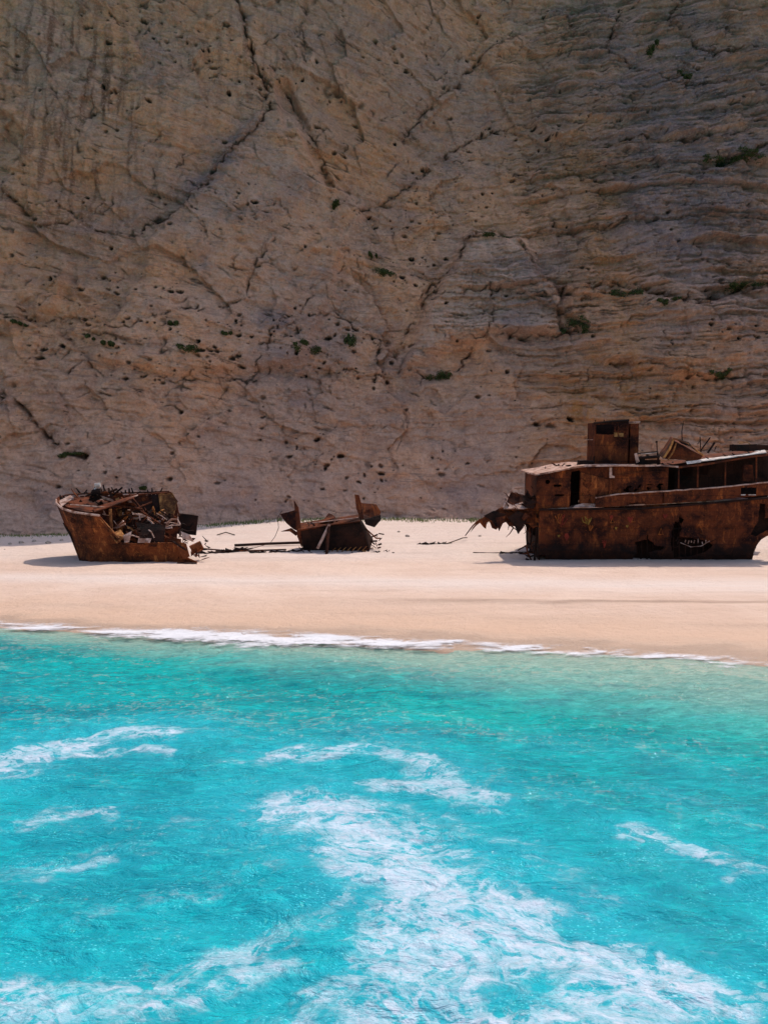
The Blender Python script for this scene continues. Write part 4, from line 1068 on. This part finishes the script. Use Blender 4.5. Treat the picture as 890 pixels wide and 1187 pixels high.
    m = MB(); m.slab([W(194, 571, 47.5), W(198, 570, 47.4), W(206.5, 581.5, 47.3), W(204, 583, 47.4)], .05); m.build('torn_flap', M['rust'], T)
    m = MB(); m.tube([W(132, 576, 47.5), W(165, 573, 47.6), W(197, 571, 47.5)], .06, 5); m.build('deck_beam', M['rust'], T)
    for (a_, b_, Ya, Yb, r_) in (((116, 600), (138, 624), 43.7, 43.9, .07), ((138, 575), (190, 610), 46.8, 45, .06), ((146, 595), (176, 582), 45.5, 46.5, .06), ((150, 572), (176, 604), 47, 45.5, .05),
                                 ((128, 590), (130, 620), 44.5, 44.5, .09), ((120, 585), (165, 590), 45, 46, .06), ((205, 585), (208, 600), 46.5, 46.5, .05)):
        m = MB(); m.tube([W(*a_, Ya), W(*b_, Yb)], r_, 5); m.build('deck_beam', M['rust' if r_ < .07 else 'rust_orange'], T)
    # heap of twisted plates spilling inside
    for k in range(96):
        px = 130+86*random.random(); f = (px-130)/86
        py = random.uniform(583+12*f+6*random.random(), 628); Y = 44.4+2.2*(628-py)/45+random.uniform(-.2, .4)
        a = W(px, py, Y); s = random.uniform(.25, .75)
        ax = Vector((random.uniform(-1, 1), random.uniform(-.6, .6), random.uniform(-.8, .8))).normalized()*s
        bx = Vector((random.uniform(-.5, .5), random.uniform(-.6, .6), random.uniform(-1, 1))).normalized()*s*random.uniform(.25, .8)
        mb = MB(); mb.slab([a, a+ax*.5+bx*.2, a+ax, a+ax+bx*.7, a+ax*.4+bx, a+bx*.6], random.uniform(.02, .05)); mb.rough(.02)
        mb.build('twisted_plate', random.choice([M['rust'], M['rust_dark'], M['rust_dark'], M['rust_hull'], M['rust_orange'], M['rust_top'] if k % 4 == 0 else M['rust']]), T)
    for k in range(22):
        px = random.uniform(80, 150); a = W(px, random.uniform(570, 588), 45.2+random.uniform(0, 2)); b = a+Vector((random.uniform(-.9, .9), random.uniform(-.5, .5), random.uniform(-.15, .45)))
        mb = MB(); mb.slab([a, b, b+Vector((.12, .15, -.2)), a+Vector((.2, .1, -.2))], .03); mb.build('deck_scrap', random.choice([M['rust'], M['rust_dark'], M['rust_dark'], M['rust_top']]), T)
    for k in range(66):
        px = random.uniform(120, 218); py = random.uniform(590, 630); Y = 44.2+2.2*(628-py)/45
        a = W(px, py, Y); b = a+Vector((random.uniform(-1, 1), random.uniform(-.5, .5), random.uniform(-.5, .5)))
        mb = MB(); mb.tube([a, (a+b)/2+Vector((0, 0, random.uniform(-.12, .12))), b], random.uniform(.02, .06), 5); mb.build('bent_pipe', random.choice([M['rust'], M['rust_top'], M['rust_dark']]), T)
    # larger pieces named by what they are
    m = MB(); m.slab([W(158, 606, 45), W(192, 609, 44.8), W(190, 629, 44.4), W(162, 625, 44.4)], .06).rough(.03, 2); m.build('hatch_cover', M['rust_dark'], T)
    m = MB(); m.box(W(218, 608, 46.2), (1.05, .9, 1.15), (0, .08, .2), .05).rough(.01, 1); m.build('deck_locker', M['rust_dark'], T)
    m = MB(); m.tube([W(193, 607, 45), W(199, 602, 45), W(206, 602, 45), W(209, 608, 45)], .06, 6); m.build('bent_pipe', M['rust_top'], T)
    for pts, mat in (([(143, 621, 44.1), (153, 616, 44.2), (150, 628, 43.9), (145, 629, 43.9)], 'rust_top'), ([(161, 624, 44), (176, 624, 44), (174, 629, 43.9), (160, 629, 43.9)], 'rust_top'),
                     ([(210, 616, 44.4), (220, 620, 44.2), (225, 628, 44.2), (212, 624, 44.2)], 'rust_top'), ([(206, 628, 44.2), (216, 630, 44.0), (220, 645, 43.9), (214, 648, 43.9), (208, 640, 44)], 'rust_bow'),
                     ([(128, 620, 44), (140, 614, 44.4), (146, 622, 44.1), (136, 630, 43.9)], 'rust_orange')):
        m = MB(); m.slab([W(*p) for p in pts], .04).rough(.01); m.build('pale_plate', M[mat], T)
    m = MB(); c = W(228, 634, 45); m.tube([c+Vector((-.3, 0, -.2)), c+Vector((.3, .1, .1))], .28, 10); m.rough(.03); m.build('bent_drum', M['rust_bow'], T)
    for k in range(26):
        px = random.uniform(206, 240); py = random.uniform(626, 648); a = W(px, py, 44.3+1.2*(648-py)/20)
        mb = MB(); q = [a+Vector((random.uniform(-.35, .35), random.uniform(-.25, .25), random.uniform(-.2, .25))) for _ in range(4)]
        mb.slab([a]+q[:2], .03); mb.build('scrap_plate', random.choice([M['rust'], M['rust_dark'], M['rust_hull']]), T)
    m = MB(); m.slab([W(206, 652, 43.9), W(228, 652, 43.6), W(229, 655, 43.4), W(204, 655.5, 43.6)], .05).rough(.01); m.build('keel_plate', M['rust_hull'], T)
build_bow()

# ------------------------------------------------------------------ things strewn between the wrecks
def gp(px, py):
    Y = 46.0
    for _ in range(20):
        X = (px-445)/F*Y; Y = .5*Y+.5*(Y+(CAMZ+(HOR-py)/F*Y-float(ground_z(np.array(X), np.array(Y))))*6)
    return Vector((X, Y, float(ground_z(np.array(X), np.array(Y)))))
def build_mid():
    B = gp(388, 638)
    T = thing('hatch_wreck', 'overturned rusty hatch section with two upright fins and a forked prop', 'wreckage', tuple(B))
    def W(px, py, dy=0.0):
        Y = B.y+dy; return Vector(((px-445)/F*Y, Y, CAMZ+(HOR-py)/F*Y))-B
    def sl(name, pts, mat, th=.06, rg=.01, cuts=0):
        m = MB(); m.slab([W(*p) for p in pts], th).rough(rg, cuts); return m.build(name, mat, T)
    pass
    sl('front_panel', [(349, 614, -.5), (416, 605, -.6), (419, 610, -.55), (428, 638, -.1), (410, 641, -.1), (353, 638, 0)], M['rust_dark'], .05, .045, 3)
    sl('top_panel', [(347, 614, -.6), (417, 604, -.7), (415, 597, 1.2), (349, 606, 1.2)], M['rust'], .06, .05, 3)
    sl('top_panel', [(380, 609, -.75), (418, 604, -.8), (415.5, 596.5, 1.1), (382, 602, 1.1)], M['rust_hull'], .05)
    sl('side_panel', [(349, 614, -.5), (349, 606, 1.2), (350, 630, 1.2), (353, 638, 0)], M['rust_dark'])
    sl('side_panel', [(417, 605, -.6), (415, 597, 1.2), (432, 625, 1.2), (428, 638, -.1)], M['rust_dark'])
    sl('back_panel', [(349, 606, 1.2), (415, 597, 1.2), (432, 628, 1.2), (352, 630, 1.2)], M['rust_dark'])
    sl('top_flap', [(369, 604, .2), (388, 598, .4), (389, 600, -.1), (371, 607, -.2)], M['rust'], .05)
    sl('top_flap', [(375, 603, .3), (381, 595, .7), (386, 597, .5), (388, 600, .1)], M['rust'], .04)
    # left fin
    sl('side_fin', [(341, 580, .3), (346, 588, 0), (349, 612, -.4), (350, 634, -.2), (345, 622, -.2), (343, 600, 0)], M['rust'], .08)
    sl('side_fin', [(325, 596, .8), (343, 591, .3), (346, 616, 0), (340, 613, .3), (332, 606, .6)], M['rust_hull'], .06, .01, 1)
    sl('side_fin', [(326, 616, .1), (338, 612, .1), (346, 618, 0), (343, 621, 0), (336, 616, 0)], M['rust'], .06)
    # right fin
    sl('side_fin', [(411, 573, .2), (416, 574, .1), (419, 585, 0), (422, 602, -.3), (418, 603, -.3), (413, 590, 0)], M['rust'], .08)
    sl('side_fin', [(417, 583, .3), (436, 585, .8), (441, 594, .9), (438, 604, .6), (422, 602, -.2), (419, 595, 0)], M['rust_hull'], .07, .01, 1)
    sl('side_fin', [(422, 602, -.3), (441, 597, .6), (441, 603, .5), (434, 611, .2), (424, 608, -.2)], M['rust_dark'], .07, .01, 1)
    for k in range(24):
        px = random.uniform(352, 418); a = W(px, 612-(px-349)*.14+random.uniform(-2, 1), random.uniform(-.5, .9)); b = a+Vector((random.uniform(-.6, .6), random.uniform(-.3, .3), random.uniform(-.08, .25)))
        m = MB(); m.slab([a, b, b+Vector((.1, .1, -.12)), a+Vector((.15, .1, -.1))], .03); m.build('scrap_plate', M['rust' if k % 2 else 'rust_dark'], T)
    for k in range(20):
        px = random.uniform(346, 420); a = W(px, random.uniform(634, 643), random.uniform(-1.1, -.2)); b = a+Vector((random.uniform(-.5, .5), random.uniform(-.2, .2), random.uniform(-.05, .25)))
        m = MB(); m.slab([a, b, a+Vector((.15, .1, -.1))], .03); m.build('scrap_plate', M['rust_dark'], T)
    # forked prop
    for a_, b_, r_ in (((382, 608, -.8), (368, 636, -1.0), .09), ((381, 610, -.8), (378.5, 645, -1.5), .10)):
        m = MB(); m.tube([W(*a_), W(*b_)], r_, 6); m.build('prop_leg', M['rust_top' if a_[0] > 381.5 else 'rust'], T)
    sl('prop_foot', [(375, 648, -1.5), (379, 643, -1.5), (384, 648, -1.6), (380, 650, -1.7)], M['rust_dark'])
    m = MB(); m.tube([W(352, 607.5, 1.0), W(372, 605, -.4), W(415, 600, -.5)], .03, 5); m.build('panel_rib', M['rust_top'], T)
    for k in range(7):
        px = 384+k*6.0; m = MB(); m.tube([W(px, 640-k*.3, -.4), W(px+5, 635-k*.3, -.5)], .035, 5, .015); m.build('tooth', M['rust_orange'], T)
    for k in range(34):
        a = W(random.uniform(408, 443), random.uniform(618, 642), random.uniform(-.5, .8)); b = a+Vector((random.uniform(-.5, .5), random.uniform(-.2, .2), random.uniform(-.25, .3)))
        m = MB(); m.tube([a, b], random.uniform(.02, .06), 5); m.build('bent_bar', M['rust_dark' if k % 3 else 'rust'], T)
    m = MB(); m.tube([W(424, 613, 0), W(436, 624, .2), W(441, 624, .2)], .05, 5); m.build('bent_bar', M['rust'], T)
    m = MB(); m.slab([W(400, 643, -.8), W(424, 640.5, -.6), W(424, 643, -.8), W(404, 644.5, -1)], .06); m.build('loose_plank', M['rust_top'], T)
    m = MB(); m.box(W(422, 640, -.6), (.22, .2, .2), jit=.03); m.build('yellow_block', M['yellow_rust'], T)
build_mid()

def flat_scrap(name, label, cat, pts, mat, n=10, seed=0, group=None, sz=.3):
    """low heap of scraps lying on the sand along a line: one heap, one thing"""
    random.seed(seed); c = gp(*pts[len(pts)//2]); m = MB()
    for k in range(n):
        i = random.randrange(len(pts)-1); f = random.random()
        px = pts[i][0]*(1-f)+pts[i+1][0]*f; py = pts[i][1]*(1-f)+pts[i+1][1]*f
        a = gp(px, py)-c+Vector((0, random.uniform(-.2, .2), .03)); s = random.uniform(.3, 1)*sz
        q = [a+Vector((random.uniform(-1, 1)*s*1.6, random.uniform(-1, 1)*s, random.uniform(0, .6)*s)) for _ in range(2)]
        m.slab([a-Vector((s*.6, 0, .03))]+q[:1]+[a+Vector((s*.7, .05, 0)), a+Vector((0, -.1, -.04))], .035)
    o = m.build(name, mat, None, c); tag(o, label, cat, group); return o
flat_scrap('scrap_heap', 'jagged rusty plates spilling onto sand just right of the bow wreck', 'scrap metal', [(232, 642), (262, 641), (285, 637)], M['rust_hull'], 70, 1, sz=.5)
flat_scrap('scrap_heap', 'thin dark line of scrap pieces lying along the sand left of the overturned hatch', 'scrap metal', [(290, 641), (320, 640), (350, 639)], M['rust_dark'], 50, 2, sz=.28)
flat_scrap('scrap_heap', 'flat dark scrap lying alone on open sand between hatch wreck and long ship', 'scrap metal', [(484, 631), (500, 631), (520, 630)], M['rust_dark'], 16, 3, sz=.36)
flat_scrap('scrap_heap', 'small dark bits of metal beside the overturned hatch, on its right', 'scrap metal', [(430, 641), (446, 639), (456, 641)], M['rust_dark'], 12, 4, sz=.16)
flat_scrap('scrap_heap', 'tangle of dark struts on the sand at the left end of the long ship', 'scrap metal', [(578, 642), (600, 641), (616, 646)], M['rust_dark'], 26, 5, sz=.3)
random.seed(21)
def sand_pipe(name, label, cat, pts, r, mat, lift=.06):
    c = gp(*pts[0][:2]); m = MB(); q = []
    for p in pts:
        g = gp(p[0], p[1]); z = p[2] if len(p) > 2 else 0
        q.append(g-c+Vector((0, 0, lift+z)))
    m.tube(q, r, 7); o = m.build(name, mat, None, c); tag(o, label, cat); return o
sand_pipe('steel_beam', 'long straight dark steel beam lying on sand between the bow and the hatch wreck', 'steel beam', [(272, 634, .05), (310, 633, .1), (350, 632, .12)], .09, M['rust_dark'])
sand_pipe('steel_pipe', 'thin rusty pipe lying in front of the long straight beam', 'pipe', [(236, 637), (270, 640), (300, 639), (332, 638)], .045, M['rust'])
c = gp(322, 632); m = MB(); pr = []
for px, py in ((330, 578), (327, 592), (322, 600), (323, 612), (319, 622), (313, 630), (295, 635), (285, 638)):
    Y = 48.4; pr.append(Vector(((px-445)/F*Y, Y, CAMZ+(HOR-py)/F*Y))-c)
# loop of cable springing from the hatch fin down to the sand
m.tube(pr[1:], .018, 5); o = m.build('cable', M['wire'], None, c); tag(o, 'thin dark cable curving down from the left fin of the hatch wreck to the sand', 'cable')
sand_pipe('driftwood', 'bent dark stick standing out of the lone flat scrap on open sand', 'stick', [(518, 631), (528, 628.5, .05), (536, 628, .2), (541, 626, .1)], .035, M['wood'])
sand_pipe('driftwood', 'short dark stick on pale sand behind the cable loop near the cliff foot', 'stick', [(252, 621), (262, 619.5, .1), (272, 621)], .04, M['wood'])
sand_pipe('rusty_wire', 'long thin dark wire lying on sand left of the long ship', 'wire', [(548, 641), (570, 641.5), (596, 641), (618, 640)], .03, M['wire'], .03)

# ------------------------------------------------------------------ stones at the foot of the cliff
def stone_mesh(r, seed):
    random.seed(seed); bm = bmesh.new(); bmesh.ops.create_icosphere(bm, subdivisions=3, radius=r)
    ax = [Vector((random.uniform(-1, 1), random.uniform(-1, 1), random.uniform(-1, 1))).normalized() for _ in range(9)]
    for v in bm.verts:
        for a in ax:
            d = v.co.dot(a)-r*.72
            if d > 0: v.co -= a*d*.85
        v.co.z *= .7
    me = bpy.data.meshes.new('stone'); bm.to_mesh(me); bm.free(); return me
stones = [(12, 631, .16, 'small grey stone in the cliff shade near the left frame edge'), (25, 629.5, .2, 'flat grey stone in the cliff shade, second from the left'),
          (40, 628, .17, 'rounded grey stone in the middle of the shaded sand strip'), (56, 630, .22, 'larger grey stone in the cliff shade close to the bow'),
          (72, 627, .15, 'small pale stone in shade directly left of the bow stem'), (6, 637, .07, 'tiny dark pebble sunlit at the very left'),
          (462, 617, .14, 'small stone on sunlit sand in front of the green strip right of the hatch'), (472, 622, .18, 'pale stone on sunlit sand halfway between hatch wreck and cliff'),
          (556, 622, .13, 'small stone below the hanging tail of torn plating')]
for i, (px, py, r, lb) in enumerate(stones):
    p = gp(px, py); o = link('stone', stone_mesh(r, 50+i), M['stone'], None, (p.x, p.y, p.z+r*.2)); tag(o, lb, 'stone', 'loose stones on the upper beach')

# ------------------------------------------------------------------ plants
def shrub(px, py, wpx, hpx, label, n=None, dens=1.0, mat='leaf'):
    wpx, hpx = wpx*1.2, hpx*1.3
    p = cl3(px, py); s = p.y/F; rx = wpx*s/2; rz = hpx*s/2; ry = min(rx, rz, .6)*.9+.1
    T = thing('cliff_shrub', label, 'shrub', tuple(p), 'green shrubs rooted in the cliff')
    n = n or int(520*dens*max(.5, (rx*rz)))+260
    bm = bmesh.new()
    lob = [(random.uniform(-.8, .8)*rx, random.uniform(-.6, .5)*rz, random.uniform(.3, .6)) for _ in range(max(3, int(wpx/5)))]
    for _ in range(n):
        lx, lz, lr = random.choice(lob)
        d = Vector((random.gauss(0, 1), random.gauss(0, 1), random.gauss(0, 1))).normalized()*random.random()**.5
        c = Vector((lx+d.x*lr*rx*.6, -abs(d.y)*ry-.10+.2*ry, lz+d.z*lr*rz))
        yy = cliff_y(p.x+c.x, p.z+c.z)-p.y; c.y += max(-1.2, min(1.5, yy))
        a = Vector((random.uniform(-1, 1), random.uniform(-1, 1), random.uniform(-.6, 1))).normalized()*random.uniform(.05, .12)
        b = a.cross(Vector((random.uniform(-1, 1), random.uniform(-1, 1), random.uniform(-1, 1)))).normalized()*random.uniform(.03, .07)
        bm.faces.new([bm.verts.new(c-a), bm.verts.new(c+b), bm.verts.new(c+a), bm.verts.new(c-b)])
    me = bpy.data.meshes.new('foliage'); bm.to_mesh(me); bm.free(); link('foliage', me, M[mat], T)
    m = MB()
    for lx, lz, lr in lob[:6]: m.tube([(0, .35, -.1), (lx*.5, 0, lz*.5), (lx, -.1*ry, lz)], .03, 4, .012)
    m.build('stem', M['stem'], T)
random.seed(33)
for a in [
    (443, 314, 30, 12, 'shrub in the middle of the cliff, above and between the two arched cracks'),
    (432, 298, 12, 16, 'small tuft directly above the shrub in the middle of the cliff'),
    (835, 184, 40, 12, 'wide dark shrub on a ledge near the upper right edge'),
    (872, 174, 34, 14, 'bushy shrub on the sloping ledge touching the upper right edge'),
    (757, 50, 16, 22, 'upright shrub near the top of the cliff above the right ledges'),
    (798, 87, 24, 12, 'small shrub on a ledge near the top right, below the upright one'),
    (667, 378, 28, 22, 'dense shrub in the black crevice beside the stepped white block'),
    (355, 400, 26, 16, 'shrub in the left middle of the cliff on grey rock'),
    (408, 397, 18, 22, 'thin shrub right of the grey patch in the middle of the cliff'),
    (221, 402, 30, 12, 'low shrub above the bow wreck on the pitted band'),
    (199, 377, 12, 10, 'small round tuft above the low shrub of the pitted band'),
    (127, 400, 14, 9, 'small triangular tuft left of the pitted band'),
    (108, 391, 12, 7, 'tiny tuft at the far left of the pitted band'),
    (22, 374, 14, 7, 'small tuft near the left edge, in the horizontal seam'),
    (86, 527, 26, 7, 'thin dark tuft at the lower end of the diagonal crack on the left'),
    (388, 238, 16, 10, 'small shrub on pale rock right of the big triangular fissure'),
    (505, 437, 34, 12, 'sparse shrub below the stepped white block'),
    (728, 338, 34, 10, 'shrub on the seam right of the black crevice'),
    (775, 348, 26, 9, 'second shrub along the seam right of the black crevice'),
    (862, 333, 34, 12, 'shrub at the right end of the long seam, near the frame edge'),
    (835, 430, 26, 14, 'shrub on banded rock above the white awning of the ship'),
    (165, 527+40, 10, 6, 'tiny tuft just above the bow wreck'),
    (265, 385, 14, 8, 'small tuft right of the low shrub on the pitted band'),
    (575, 272, 30, 7, 'thin line of green along the top of the stepped white block')]:
    shrub(*a)
# grass and low herbs where sand meets rock
def grass():
    random.seed(9); bm = bmesh.new()
    for k in range(9000):
        x = random.uniform(-30, 30); 
        if random.random() > .5+.5*math.sin(x*.9)+.3*math.sin(x*2.7): 
            if random.random() < .6: continue
        j = max(0, int(np.searchsorted(CZS, 3.3)))
        yf = cliff_y(x, 3.4); y = yf-abs(random.gauss(.9, .8))-.05
        z = float(ground_z(np.array(x), np.array(y))); h = random.uniform(.08, .3)*(1.0 if x > -14 else .8)
        a = random.uniform(0, 6.28); d = Vector((math.cos(a)*.035, math.sin(a)*.035, 0)); t = Vector((random.uniform(-.1, .1), random.uniform(-.1, .1), h))
        p = Vector((x, y, z-.02)); bm.faces.new([bm.verts.new(p-d), bm.verts.new(p+d), bm.verts.new(p+t)])
    me = bpy.data.meshes.new('grass'); bm.to_mesh(me); bm.free(); o = link('grass', me, M['leaf2'])
    tag(o, 'thin strip of yellow green grass along the foot of the cliff', 'grass', kind='stuff')
grass()

# fittings belong to the part they sit on (thing > part > sub-part)
for kid, host in (('rim_bolt', 'funnel_rim'), ('trunk_cap', 'ventilation_trunk'), ('hatch_handle', 'roof_hatch'), ('winch_bar', 'winch_frame'),
                  ('windlass_drum', 'windlass'), ('tank_rim', 'toppled_tank'), ('port_sill', 'bulwark'), ('cap_rail', 'bulwark'), ('prop_foot', 'prop_leg')):
    for o in list(bpy.data.objects):
        if o.name.split('.')[0] != kid or o.parent is None: continue
        hs = [h for h in o.parent.children if h.name.split('.')[0] == host]
        if hs: o.parent = hs[0]
